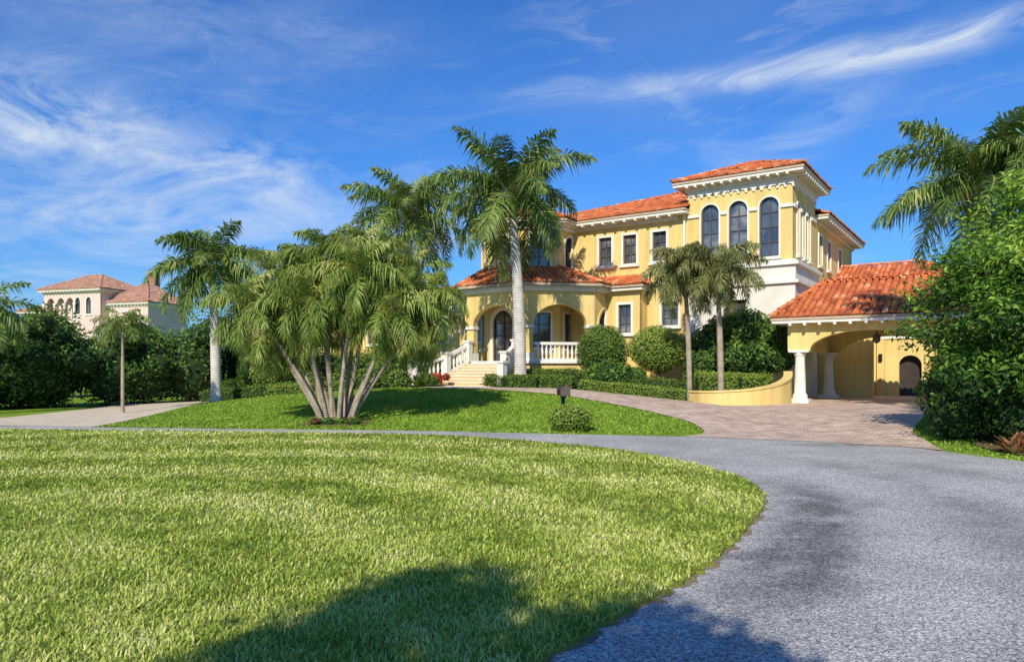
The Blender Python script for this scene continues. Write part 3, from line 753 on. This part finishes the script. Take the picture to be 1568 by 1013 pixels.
def bush(name, c, rad, n, size, mat, amp=.1, corek=.86):
    sd = int(R.integers(1e6)); e = empty(name, (c[0],c[1],0))
    P, nn, r = blob_pts((0,0,c[2]), rad, n, sd, .85, 1.05, amp)
    P[:,2] = np.maximum(P[:,2], Hf(c[0],c[1])+.02)
    V, F = leaves(P, nn, size)
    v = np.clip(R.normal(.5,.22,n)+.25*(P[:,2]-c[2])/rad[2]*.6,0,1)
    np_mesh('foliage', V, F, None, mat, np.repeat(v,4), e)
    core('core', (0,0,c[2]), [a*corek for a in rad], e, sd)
    b = Batch(e); b.lathe((0,0,Hf(c[0],c[1])-.05), [(.08,0),(.06,max(.2,c[2]-Hf(c[0],c[1])))], M_bark, 8, 'stem'); b.flush()
    return e
def hedge(name, path, wd, ht, n, size, mat, zb=None, rough=.07):
    e = empty(name, (0,0,0)); path = np.array(path,float)
    seg = np.linalg.norm(np.diff(path,axis=0),axis=1); cum = np.concatenate([[0],np.cumsum(seg)]); L = cum[-1]
    s = R.uniform(0,L,n); x = np.interp(s,cum,path[:,0]); y = np.interp(s,cum,path[:,1])
    i = np.clip(np.searchsorted(cum,s)-1,0,len(seg)-1); d = np.diff(path,axis=0)[i]/seg[i][:,None]; nr = np.stack([d[:,1],-d[:,0]],-1)
    sd = int(R.integers(1e6)); 
    hvar = ht*(1+rough*lump(np.stack([s,s*0,s*0],-1),sd,1.5))
    g = H(x,y) if zb is None else np.full(n,zb)
    u = R.uniform(0,2*ht+wd,n); off = np.zeros(n); zz = np.zeros(n); N3 = np.zeros((n,3))
    m1 = u < ht; m3 = u > ht+wd; m2 = ~m1 & ~m3
    off[m1] = wd/2; zz[m1] = u[m1]/ht*hvar[m1]; N3[m1,:2] = nr[m1]
    off[m3] = -wd/2; zz[m3] = (u[m3]-ht-wd)/ht*hvar[m3]; N3[m3,:2] = -nr[m3]
    off[m2] = (u[m2]-ht)-wd/2; zz[m2] = hvar[m2]; N3[m2,2] = 1
    off += R.normal(0,.04+wd*.03,n); zz += R.normal(0,.03+ht*.02,n)
    bul = .12*wd*lump(np.stack([s,zz,off*0],-1),sd+1,1.1)
    P = np.stack([x+nr[:,0]*(off+bul*np.sign(off)), y+nr[:,1]*(off+bul*np.sign(off)), g+np.maximum(zz,.02)],-1)
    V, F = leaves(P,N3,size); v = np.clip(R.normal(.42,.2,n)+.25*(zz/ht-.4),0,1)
    np_mesh('foliage',V,F,None,mat,np.repeat(v,4),e)
    b = Batch(e)
    for a,c in zip(path[:-1],path[1:]):
        k = max(1,int(np.linalg.norm(c-a)/2))
        for j in range(k):
            p = a+(c-a)*j/k; q = a+(c-a)*(j+1)/k
            zg = (Hf(*p) if zb is None else zb)
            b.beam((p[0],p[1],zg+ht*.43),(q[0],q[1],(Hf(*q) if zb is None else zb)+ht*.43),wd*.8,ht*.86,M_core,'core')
    b.flush(); return e
def tube(bt, pts, r0, r1, mat, name='trunk', seg=10, rad=None):
    pts = [Vector(p) for p in pts]; V=[];F=[]
    n=len(pts)
    for i,p in enumerate(pts):
        d = (pts[min(i+1,n-1)]-pts[max(i-1,0)]).normalized(); s = d.cross(Vector((0.03,1,0.01))).normalized(); u = s.cross(d)
        r = rad[i] if rad else r0+(r1-r0)*i/(n-1)
        for k in range(seg):
            a=2*math.pi*k/seg; V.append(p+s*(r*math.cos(a))+u*(r*math.sin(a)))
    for i in range(n-1):
        for k in range(seg):
            j=(k+1)%seg; F.append((i*seg+k,i*seg+j,(i+1)*seg+j,(i+1)*seg+k))
    F.append(tuple(range((n-1)*seg,n*seg)))
    bt.raw(V,F,mat,name)

class Fr:
    def __init__(s): s.V=[];s.Q=[];s.T=[];s.v=[];s.n=0
    def add(s, base, az, e0, L, droop, nl, ll, wd, plum=.25, grav=.35, var0=.5, fwd=.5):
        ts = np.linspace(0,1,14); e = e0-droop*ts**1.35
        h = np.array([math.cos(az),math.sin(az),0]); side = np.array([-math.sin(az),math.cos(az),0])
        tw = R.normal(0,.3)
        tan = np.cos(e)[:,None]*h+np.sin(e)[:,None]*np.array([0,0,1.])
        tan += side*(tw*ts)[:,None]; tan /= np.linalg.norm(tan,axis=1)[:,None]
        pos = np.concatenate([[np.zeros(3)],np.cumsum((tan[:-1]+tan[1:])/2*(L/13),axis=0)])+np.array(base)
        rw = (.035*(1-ts)+.006)[:,None]*L/3
        Vr = np.concatenate([pos-side*rw, pos+side*rw, pos-np.array([0,0,1.])*rw*1.2]); n=14
        idx = np.arange(13)
        Q = np.concatenate([np.stack([idx+a*n,idx+1+a*n,idx+1+b*n,idx+b*n],-1) for a,b in ((0,1),(1,2),(2,0))])
        s.V.append(Vr); s.Q.append(Q+s.n); s.v.append(np.full(len(Vr),.85)); s.n+=len(Vr)
        t = np.repeat(np.linspace(.12,1,nl),2)+R.normal(0,.006,2*nl); t=np.clip(t,.1,1); sg = np.tile([-1.,1.],nl)
        P = np.stack([np.interp(t,ts,pos[:,k]) for k in range(3)],-1); T = np.stack([np.interp(t,ts,tan[:,k]) for k in range(3)],-1); T/=np.linalg.norm(T,axis=1)[:,None]
        U = np.cross(T,side); U/=np.linalg.norm(U,axis=1)[:,None]
        U = U*np.sign(U[:,2]+1e-9)[:,None]
        roll = R.normal(.15,plum,2*nl)
        d = side*(sg*np.cos(roll))[:,None]+U*np.sin(roll)[:,None]+T*(fwd+.6*t**2+R.normal(0,.15,2*nl))[:,None]
        d/=np.linalg.norm(d,axis=1)[:,None]
        prof = np.clip(.45+1.4*t*(1-t)*1.7,0,1)*(1-.5*t**5)
        l = (ll*prof*R.uniform(.75,1.15,2*nl))[:,None]
        G = np.array([0,0,-1.]); gv = (grav*R.uniform(.5,1.5,2*nl))[:,None]
        mid = P+d*l*.5+G*l*gv*.22; tip = P+d*l*.85+G*l*gv
        w = T*wd
        V = np.zeros((2*nl,5,3)); V[:,0]=P-w*.6;V[:,1]=P+w*.6;V[:,2]=mid+w;V[:,3]=mid-w;V[:,4]=tip
        b=(np.arange(2*nl)*5)[:,None]+s.n
        s.V.append(V.reshape(-1,3)); s.Q.append(b+np.array([0,1,2,3])); s.T.append(b+np.array([3,2,4]))
        s.v.append(np.repeat(np.clip(R.normal(var0,.17,2*nl),0,1),5)); s.n+=10*nl
    def mesh(s,name,mat,parent):
        return np_mesh(name,np.concatenate(s.V),np.concatenate(s.Q),np.concatenate(s.T),mat,np.concatenate(s.v),parent)
def crown(f, c, nf, L, ll, wd, nl=50, emax=1.35, emin=-.25, droop=(1.1,1.7), plum=.5, grav=.55, az0=0):
    for i in range(nf):
        k=i/(nf-1); az=az0+i*2.39996+R.normal(0,.18)
        e0=emax+(emin-emax)*k**.85+R.normal(0,.1)
        dr=droop[0]+(droop[1]-droop[0])*R.uniform(.1,1)*(.7+.3*k)
        f.add(c,az,e0,L*R.uniform(.82,1.08)*(.8+.2*min(1,k*4)),dr,nl,ll,wd,plum,grav,.62-.2*k+R.normal(0,.1)+(.25 if k>.93 else 0))
def royal_palm(name, x, y, ztop, L=3.5, nf=17, r=.24, lean=(0,0), az0=0, ll=.75, mat=None, tm=None, wd=.036, shaft=1.3, **kw):
    g=Hf(x,y); e=empty(name,(x,y,g)); b=Batch(e); zt=ztop-g
    n=12; pts=[]; rad=[]
    for i in range(n+1):
        k=i/n; pts.append((lean[0]*k*k,lean[1]*k*k,-.1+(zt-shaft+.1)*k)); rad.append(r*(1.3-.35*min(1,k*6)+ .12*math.sin(math.pi*min(1,k*1.3)) -.3*k**3))
    tube(b,pts,0,0,tm or M_royal,'trunk',16,rad)
    p=Vector(pts[-1]); q=Vector((lean[0]*1.1,lean[1]*1.1,zt))
    tube(b,[p,p+(q-p)*.25,p+(q-p)*.7,q],0,0,M_shaft,'crownshaft',12,[r*.74,r*.85,r*.5,r*.25])
    b.flush()
    f=Fr(); crown(f,tuple(q-Vector((0,0,.15))),nf,L,ll,wd,az0=az0,**kw); f.mesh('fronds',mat or M_frond,e)
    return e
def px(u,v,D): return ((u-784)/1100*D, D, 1.7-(v-565)/1100*D)

a=px(797,575,32); b_=px(784,288,32)
royal_palm('royal_palm_tree', a[0],32,b_[2], 4.2, 28, .25, (-.35,0), .4, 1.0, nl=95, emin=-.6, droop=(.9,1.6), wd=.038)
a=px(632,585,35); b_=px(625,320,35)
royal_palm('royal_palm_tree', a[0],35,b_[2], 3.9, 24, .23, (-.2,0), 1.3, .95, nl=85, emin=-.5, droop=(.9,1.5), wd=.038)
a=px(331,600,31); b_=px(322,402,31)
royal_palm('royal_palm_tree', a[0],31,b_[2], 3.1, 25, .2, (-.15,0), 2.1, .8, nl=80, emin=-.55, shaft=1.0)
a=px(188,630,26.5); b_=px(186,492,26.5)
royal_palm('small_palm_tree', a[0],26.5,b_[2], 1.25, 15, .06, (0,0), .6, .4, tm=M_thin, wd=.022, nl=40, shaft=.3)
a=px(-35,600,27); royal_palm('royal_palm_tree', a[0],27,px(0,470,27)[2], 2.3, 18, .18, (.1,0), 2.6, .6, nl=55, wd=.03)
a=px(1500,600,21); royal_palm('royal_palm_tree', a[0]+.3,21,px(1480,270,21)[2], 3.4, 28, .2, (-.25,0), .2, .85, nl=90, wd=.028, droop=(.9,1.6))
a=px(1625,600,19.5); royal_palm('royal_palm_tree', a[0]+.4,19.5,px(1590,240,19.5)[2], 3.2, 22, .2, (-.1,0), 1.2, .8, nl=80, wd=.028)
a=px(1104,572,29); royal_palm('foxtail_palm_tree', a[0],29,px(1100,405,29)[2], 2.35, 23, .12, (-.15,0), .9, .55, tm=M_thin, mat=M_frond3, wd=.023, nl=95, shaft=.7, plum=.95, grav=.6, emin=-.7)
a=px(1056,565,30); royal_palm('foxtail_palm_tree', a[0],30,px(1046,408,30)[2], 2.2, 23, .11, (-.2,0), 2.9, .55, tm=M_thin, mat=M_frond3, wd=.023, nl=90, shaft=.7, plum=.95, grav=.65, emin=-.7)

e=empty('clustered_palm_tree',(-5.4,22,0)); b=Batch(e); f=Fr()
tops=[(385,462,21.5),(425,425,22.5),(462,405,23),(505,385,22),(548,412,21.2),(590,392,23),(624,420,22.5),(656,448,22),(600,468,21.3),(470,455,21),(412,495,22),(642,490,23),(530,450,22.6),(560,380,23.6),(455,500,22.8),(500,425,22.2)]
for i,(u,v,D) in enumerate(tops):
    tx,ty,tz=px(u,v,D); tx+=5.4; ty-=22
    bx,by=(tx*.18+R.normal(0,.1),ty*.25+R.normal(0,.15)); g=Hf(bx-5.4,by+22)
    pts=[]; bd=R.uniform(-.15,.3)
    for k in range(9):
        q=k/8; w=q**1.15; pts.append((bx+(tx-bx)*w+bd*math.sin(q*3.1)*np.sign(tx), by+(ty-by)*w, g-.1+(tz-g)*(q**.9)))
    tube(b,pts,.075,.045,M_thin,'trunk',8)
    crown(f,(pts[-1][0],pts[-1][1],pts[-1][2]),20,1.7,.5,.02,58,1.45,-1.1,(1.0,1.9),.55,.65,az0=i)
b.flush(); f.mesh('fronds',M_frond2,e)

def mass(name, items, n, size, mat, corek=.82):
    e=empty(name,(0,0,0)); VV=[];FF=[];vv=[];o=0
    tot=sum(r[0]*r[2] for c,r in items)
    for c,r in items:
        k=int(n*r[0]*r[2]/tot); sd=int(R.integers(1e6))
        P,nn,_=blob_pts(c,r,k,sd,.8,1.1,.2)
        P=P[P[:,2]>0]; 
        d=(P-np.array(c))/np.array(r); nn=d/np.linalg.norm(d,axis=1)[:,None]
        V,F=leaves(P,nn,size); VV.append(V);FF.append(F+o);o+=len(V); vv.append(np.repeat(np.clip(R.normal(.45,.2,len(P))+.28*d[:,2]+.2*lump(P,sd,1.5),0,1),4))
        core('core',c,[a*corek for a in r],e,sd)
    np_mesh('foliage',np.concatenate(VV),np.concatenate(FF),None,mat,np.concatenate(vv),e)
    return e
it=[]
for k in range(17):
    q=k/16; x=-25+q*11.5+R.normal(0,.5); y=26.5+q*12+R.normal(0,.5); h=R.uniform(1.5,2.0)
    it.append(((x,y,h*.95),(1.5,1.4,h)))
    for j in range(2): it.append(((x+R.normal(0,.9),y-.8+R.normal(0,.4),R.uniform(.8,h*1.8)),(.7,.7,.6)))
mass('hedge_row', it, 36000, .19, M_leaf_d)
it=[]
for k in range(14):
    q=k/13; x=-34+q*22; y=38+q*12+R.normal(0,1); h=R.uniform(1.9,2.8); it.append(((x,y,h),(2.2,2.0,h)))
mass('hedge_row', it, 16000, .28, M_leaf_m)
it=[]
for k in range(40):
    x=-105+k*5.2+R.normal(0,1); y=98+R.normal(0,4)+abs(x)*.1; h=R.uniform(2.6,3.8)
    it.append(((x,y,h),(4,3,h)))
mass('distant_trees', it, 24000, .6, M_leaf_d)
it=[]
for u,v,D,r in ((455,570,36,1.1),(500,570,38,1.2),(545,570,36,1.1),(590,565,35.5,1.3),(640,568,37,1.2),(670,572,36,.9),(565,585,33,.7),(610,588,32.6,.7),(655,590,33,.6),(520,590,33,.6),(480,590,33,.7)):
    x,y,z=px(u,v,D); it.append(((x,y,z),(r,r*.9,r*.95)))
mass('shrub_border', it, 22000, .13, M_leaf_m)
x,y,z=px(405,570,34); bush('round_shrub',(x,y,z),(1.25,1.2,1.0),7000,.1,M_leaf_l)
x,y,z=px(922,538,32.5); bush('round_shrub',(x,y,z),(1.15,1.1,1.2),9000,.09,M_leaf_m)
x,y,z=px(1008,535,32.5); bush('round_shrub',(x,y,z),(1.3,1.1,1.05),9000,.09,M_leaf_l)
it=[]
for u,v,D,r in ((1085,530,32,.9),(1110,515,32,1.0),(1145,510,31.5,1.1),(1180,520,31.3,.95),(1165,545,31,1.0),(1120,550,31,.9),(1200,550,30.8,.5),(1075,560,31,.7)):
    x,y,z=px(u,v,D); it.append(((x,y,z),(r,r,r*.95)))
mass('broadleaf_shrub', it, 14000, .17, M_leaf_d)
it=[]
for u,v,D,r in ((935,572,31,.5),(955,575,31,.45),(915,575,31,.45),(975,577,31,.4)):
    x,y,z=px(u,v,D); it.append(((x,y,z),(r,r,r*1.1)))
mass('spiky_shrub', it, 3000, .16, M_leaf_d)
hedge('clipped_hedge',[(-.9,32.9),(.0,31.4),(1.2,30.8),(2.6,30.6)],.9,.5,6000,.08,M_leaf_m)
hedge('clipped_hedge',[(2.9,30.6),(4.9,29.9),(7.1,29.3)],.6,.42,4500,.07,M_leaf_l)
hedge('clipped_hedge',[(2.2,32),(4.8,31),(7.4,30.5)],.7,.8,5500,.08,M_leaf_m)
hedge('clipped_hedge',[(7.6,29.6),(9.2,29.5),(10.7,30.0)],.8,1.15,5500,.08,M_leaf_l)
hedge('clipped_hedge',[(7.4,31),(8.6,30.6),(10.6,31)],.8,1.1,5000,.09,M_leaf_m)
hedge('clipped_hedge',[(.2,33.6),(2,33.0),(3.2,32.6)],.9,.75,4000,.1,M_leaf_m)
hedge('clipped_hedge',[(-14.2,33.2),(-12.2,32.6),(-9.5,32.4)],.7,.5,4500,.08,M_leaf_m)
hedge('clipped_hedge',[(-13.8,34.8),(-12.9,34.4)],.9,.9,1500,.09,M_leaf_d)
hedge('clipped_hedge',[(-10.8,31.8),(-9,31.5),(-7,31.3)],.6,.4,3000,.08,M_leaf_l)
x,y,z=px(873,645,19.6); bush('mailbox_shrub',(x,y,.34),(.60,.5,.42),3600,.06,M_leaf_l,.1)
it=[]
for k in range(12): 
    x=-6.1+R.uniform(0,1.6); y=21.5+R.uniform(0,1.2); it.append(((x,y,.1),(.22,.22,.15)))
mass('ground_cover', it, 2200, .07, M_leaf_m)
it=[(px(668+R.uniform(-12,18),580+R.uniform(-4,6),33.3),(.22,.2,.18)) for k in range(7)]
mass('red_flowers', it, 900, .1, M_flower)
def rosette(name,x,y,n,L,mat,wd=.05):
    e=empty(name,(x,y,Hf(x,y))); V=[];Q=[];T=[];v=[];o=0
    for i in range(n):
        az=R.uniform(0,6.28); el=R.uniform(.35,1.35); l=L*R.uniform(.7,1.1)
        h=np.array([math.cos(az),math.sin(az),0]); sd=np.array([-h[1],h[0],0])
        p0=h*.03; p1=h*math.cos(el)*l*.5+np.array([0,0,math.sin(el)*l*.5]); p2=h*math.cos(el)*l+np.array([0,0,math.sin(el)*l*.75])
        V+=[p0-sd*wd*.6,p0+sd*wd*.6,p1+sd*wd,p1-sd*wd,p2]; Q.append([o,o+1,o+2,o+3]); T.append([o+3,o+2,o+4]); v+=[R.uniform(0,1)]*5; o+=5
    np_mesh('leaves',V,Q,T,mat,v,e); return e
for x,y in ((10.0,14.3),(10.35,14.5),(10.7,15.2),(10.9,14.0),(11.3,14.3),(11.6,14.9)): rosette('bromeliad_plant',x,y,34,.6,M_red)
for x,y in ((-5.9,21.5),(-4.9,21.8)): rosette('bromeliad_plant',x,y,26,.35,M_red)
for u,v in ((655,583),(640,590),(750,580)): 
    x,y,z=px(u,v,32.6); rosette('agave_plant',x,y,30,.9,M_leaf_m,.06)

def leafy_tree(name, x, y, cz, rad, nclump, nleaf, size, mat, trunkr=.16, rc=(.45,.85)):
    g=Hf(x,y); e=empty(name,(x,y,g)); b=Batch(e)
    top=Vector((0,0,cz-g-rad[2]*.3)); tube(b,[(0,0,-.1),(.05,.03,top.z*.5),tuple(top)],trunkr,trunkr*.6,M_bark,'trunk',10)
    VV=[];FF=[];vv=[];o=0
    for i in range(nclump):
        d=R.normal(0,1,3); d/=np.linalg.norm(d); rr=R.uniform(.45,.95)**.6
        c=d*rr*np.array(rad)+np.array([0,0,cz-g]); 
        r=R.uniform(*rc)
        if c[2]<r*.5+.1: c[2]=r*.5+.1
        if i%2==0: tube(b,[tuple(top*.8),tuple((top+Vector(c))*.5+Vector((0,0,.15))),tuple(c)],trunkr*.35,.015,M_bark,'limbs',6)
        k=int(nleaf/nclump*(r/np.mean(rc))**2)
        P,nn,q=blob_pts(c,(r,r,r*.65),k,int(R.integers(1e6)),.45,1.2,.35)
        V,F=leaves(P,nn*.6+np.array([0,0,.6]),size,aspect=.42); VV.append(V);FF.append(F+o);o+=len(V)
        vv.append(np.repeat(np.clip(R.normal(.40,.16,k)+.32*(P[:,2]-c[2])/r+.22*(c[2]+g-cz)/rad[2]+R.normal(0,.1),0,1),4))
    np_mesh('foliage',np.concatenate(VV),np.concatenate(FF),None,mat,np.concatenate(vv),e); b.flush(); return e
leafy_tree('broadleaf_tree', 11.45,15.4,2.85,(2.5,2.2,2.0),95,42000,.15,M_leaf_t)
leafy_tree('broadleaf_tree', 13.2,16.9,4.2,(2.3,2.1,2.4),60,20000,.17,M_leaf_t)
it=[((11.3,15.4,.6),(1.1,.8,.75)),((12.8,15.6,.8),(1.3,1,1.0)),((14,14.5,.8),(1.3,1,1.0)),((10.5,16.6,.6),(.8,.7,.75)),((10.75,17.4,1.2),(.8,.8,.9)),((11.6,17.6,1.4),(1,.9,1.2))]
mass('dark_shrub', it, 13000, .12, M_leaf_d)
it=[((24,33,2.6),(2.5,2.2,2.8)),((22,27,1.6),(1.8,1.6,1.8)),((27,40,2.6),(3,2.2,3.0))]
mass('garden_trees', it, 9000, .2, M_leaf_m)
leafy_tree('shade_tree', -3.8,-6.0,6.6,(.85,1.3,1.6),22,8500,.2,M_leaf_t,.2,(.35,.7))
leafy_tree('shade_tree', -2.25,-5.9,6.5,(.85,1.1,1.4),18,6500,.2,M_leaf_t,.2,(.35,.6))
leafy_tree('shade_tree', -1.35,-6.4,5.7,(.4,.5,.6),8,1800,.18,M_leaf_t,.12,(.28,.42))

# ------------------------------------------------------------------ mailbox
mx,my,_=px(862,600,20.4)
mb=empty('mailbox',(mx,my,Hf(mx,my)-.12),.15); b=Batch(mb)
b.box(I4,(0,0,.5),(.1,.1,1.1),M_black,'post'); b.lathe((0,0,0),[(.14,0),(.14,.1),(.09,.16),(.07,.2)],M_black,12,'post_base')
b.box(I4,(0,-.05,1.0),(.1,.42,.05),M_black,'bracket'); 
M=Matrix.Translation((0,.22,1.02))@Matrix.Rotation(math.radians(90),4,'X')
b.panel(M, archpts(-.13,.13,0.01,.15,.13,10), [], 0, .52, M_black, 'box')
b.panel(M, archpts(-.14,.14,0.0,.15,.14,10), [], .52, .545, M_dark, 'door')
b.box(I4,(.15,-.1,1.24),(.015,.05,.16),M_flower,'flag'); b.flush()

# ------------------------------------------------------------------ sky, sun, camera
EL=math.radians(35); sdx,sdy=-.30,-.95
world=bpy.data.worlds.new('World'); sc.world=world; world.use_nodes=True
nt=world.node_tree; nt.nodes.clear()
wo=nd(nt,'ShaderNodeOutputWorld'); bg=nd(nt,'ShaderNodeBackground'); nt.links.new(bg.outputs[0],wo.inputs[0]); bg.inputs[1].default_value=.15
sky=nd(nt,'ShaderNodeTexSky'); sky.sky_type='NISHITA'; sky.sun_disc=False; sky.sun_elevation=EL; sky.sun_rotation=math.atan2(sdx,sdy)%(2*math.pi)
sky.air_density=1.2; sky.dust_density=.4; sky.ozone_density=2.5
tint=mixc(nt,1.0,sky.outputs[0],(.19,.50,.98),'MULTIPLY')
tc=nd(nt,'ShaderNodeTexCoord'); sp=nd(nt,'ShaderNodeSeparateXYZ'); nt.links.new(tc.outputs['Generated'],sp.inputs[0])
def mth(op,a,b=None,c=None,clamp=False):
    m=nd(nt,'ShaderNodeMath',operation=op,use_clamp=clamp)
    for i,v in enumerate((a,b,c)):
        if v is None: continue
        if isinstance(v,(int,float)): m.inputs[i].default_value=v
        else: nt.links.new(v,m.inputs[i])
    return m.outputs[0]
az=mth('ARCTAN2',sp.outputs[0],sp.outputs[1]); el=mth('ARCSINE',sp.outputs[2])
def cvec(sx,sy,rot,off):
    ca,sa=math.cos(rot),math.sin(rot)
    u=mth('ADD',mth('MULTIPLY',az,ca),mth('MULTIPLY',el,sa)); v=mth('ADD',mth('MULTIPLY',az,-sa),mth('MULTIPLY',el,ca))
    c=nd(nt,'ShaderNodeCombineXYZ'); nt.links.new(mth('MULTIPLY',u,sx),c.inputs[0]); nt.links.new(mth('MULTIPLY',v,sy),c.inputs[1]); c.inputs[2].default_value=off
    return c.outputs[0]
def gauss(a0,sa,e0,se,slope=0):
    da=mth('DIVIDE',mth('SUBTRACT',az,a0),sa); de=mth('DIVIDE',mth('SUBTRACT',mth('SUBTRACT',el,e0),mth('MULTIPLY',mth('SUBTRACT',az,a0),slope)),se)
    return mth('EXPONENT',mth('MULTIPLY',mth('ADD',mth('MULTIPLY',da,da),mth('MULTIPLY',de,de)),-1))
def rng_(v,a,b):
    m=nd(nt,'ShaderNodeMapRange'); nt.links.new(v,m.inputs[0]); m.inputs[1].default_value=a; m.inputs[2].default_value=b; return m.outputs[0]
n1=noise(nt,1,10,.66,cvec(6,15,.12,0.3),.6)
n2=noise(nt,1,10,.64,cvec(6,24,.08,4.1),.9)
n3=noise(nt,1,6,.55,cvec(2.2,5,-.2,9.0),.4)
left=mth('MULTIPLY',mth('ADD',mth('ADD',gauss(-.40,.22,.258,.045,-.10),mth('MULTIPLY',gauss(-.60,.10,.29,.05),.8)),mth('ADD',mth('MULTIPLY',gauss(-.48,.25,.18,.035),.9),mth('MULTIPLY',gauss(-.5,.3,.42,.06),.3))),rng_(n1,.38,.64))
streak=mth('MULTIPLY',gauss(.48,.33,.374,.015,.03),rng_(n2,.28,.58))
wisp=mth('MULTIPLY',gauss(.38,.10,.29,.03,.55),mth('MULTIPLY',rng_(n1,.4,.7),.7))
veil=mth('MULTIPLY',rng_(n3,.48,.85),.12)
fine=mth('MULTIPLY',mth('MULTIPLY',rng_(n2,.52,.8),rng_(n3,.38,.62)),.4)
low=mth('MULTIPLY',gauss(-.4,.6,.12,.05),mth('MULTIPLY',rng_(n2,.42,.7),.4))
cl=mth('ADD',mth('ADD',left,streak),mth('ADD',mth('ADD',wisp,veil),mth('ADD',fine,low)),clamp=True)
cl=mth('MULTIPLY',cl,.85)
cl=mth('MULTIPLY',cl,rng_(el,0.0,.08))
hz=mth('MULTIPLY',mth('EXPONENT',mth('DIVIDE',mth('ABSOLUTE',el),-.16)),.42)
base=mixc(nt,hz,tint,(1.7,3.5,5.9))
fin=mixc(nt,cl,base,(4.6,5.2,6.0))
nt.links.new(fin,bg.inputs[0])
sun=bpy.data.lights.new('sun','SUN'); sun.energy=5.0; sun.angle=math.radians(.5); sun.color=(1,.93,.79)
so=bpy.data.objects.new('sun',sun); COL.objects.link(so)
hn=math.hypot(sdx,sdy); dv=Vector((sdx/hn*math.cos(EL),sdy/hn*math.cos(EL),math.sin(EL)))
so.rotation_euler=dv.to_track_quat('Z','Y').to_euler(); so.location=(0,-10,30)
cam=bpy.data.cameras.new('camera'); cam.sensor_width=36; cam.lens=25.26; cam.shift_y=.0373; cam.clip_end=4000; cam.clip_start=.05
cobj=bpy.data.objects.new('camera',cam); COL.objects.link(cobj); cobj.location=(0,0,1.7); cobj.rotation_euler=(math.pi/2,0,0); sc.camera=cobj
print('faces', sum(len(o.data.polygons) for o in bpy.data.objects if o.type=='MESH'))
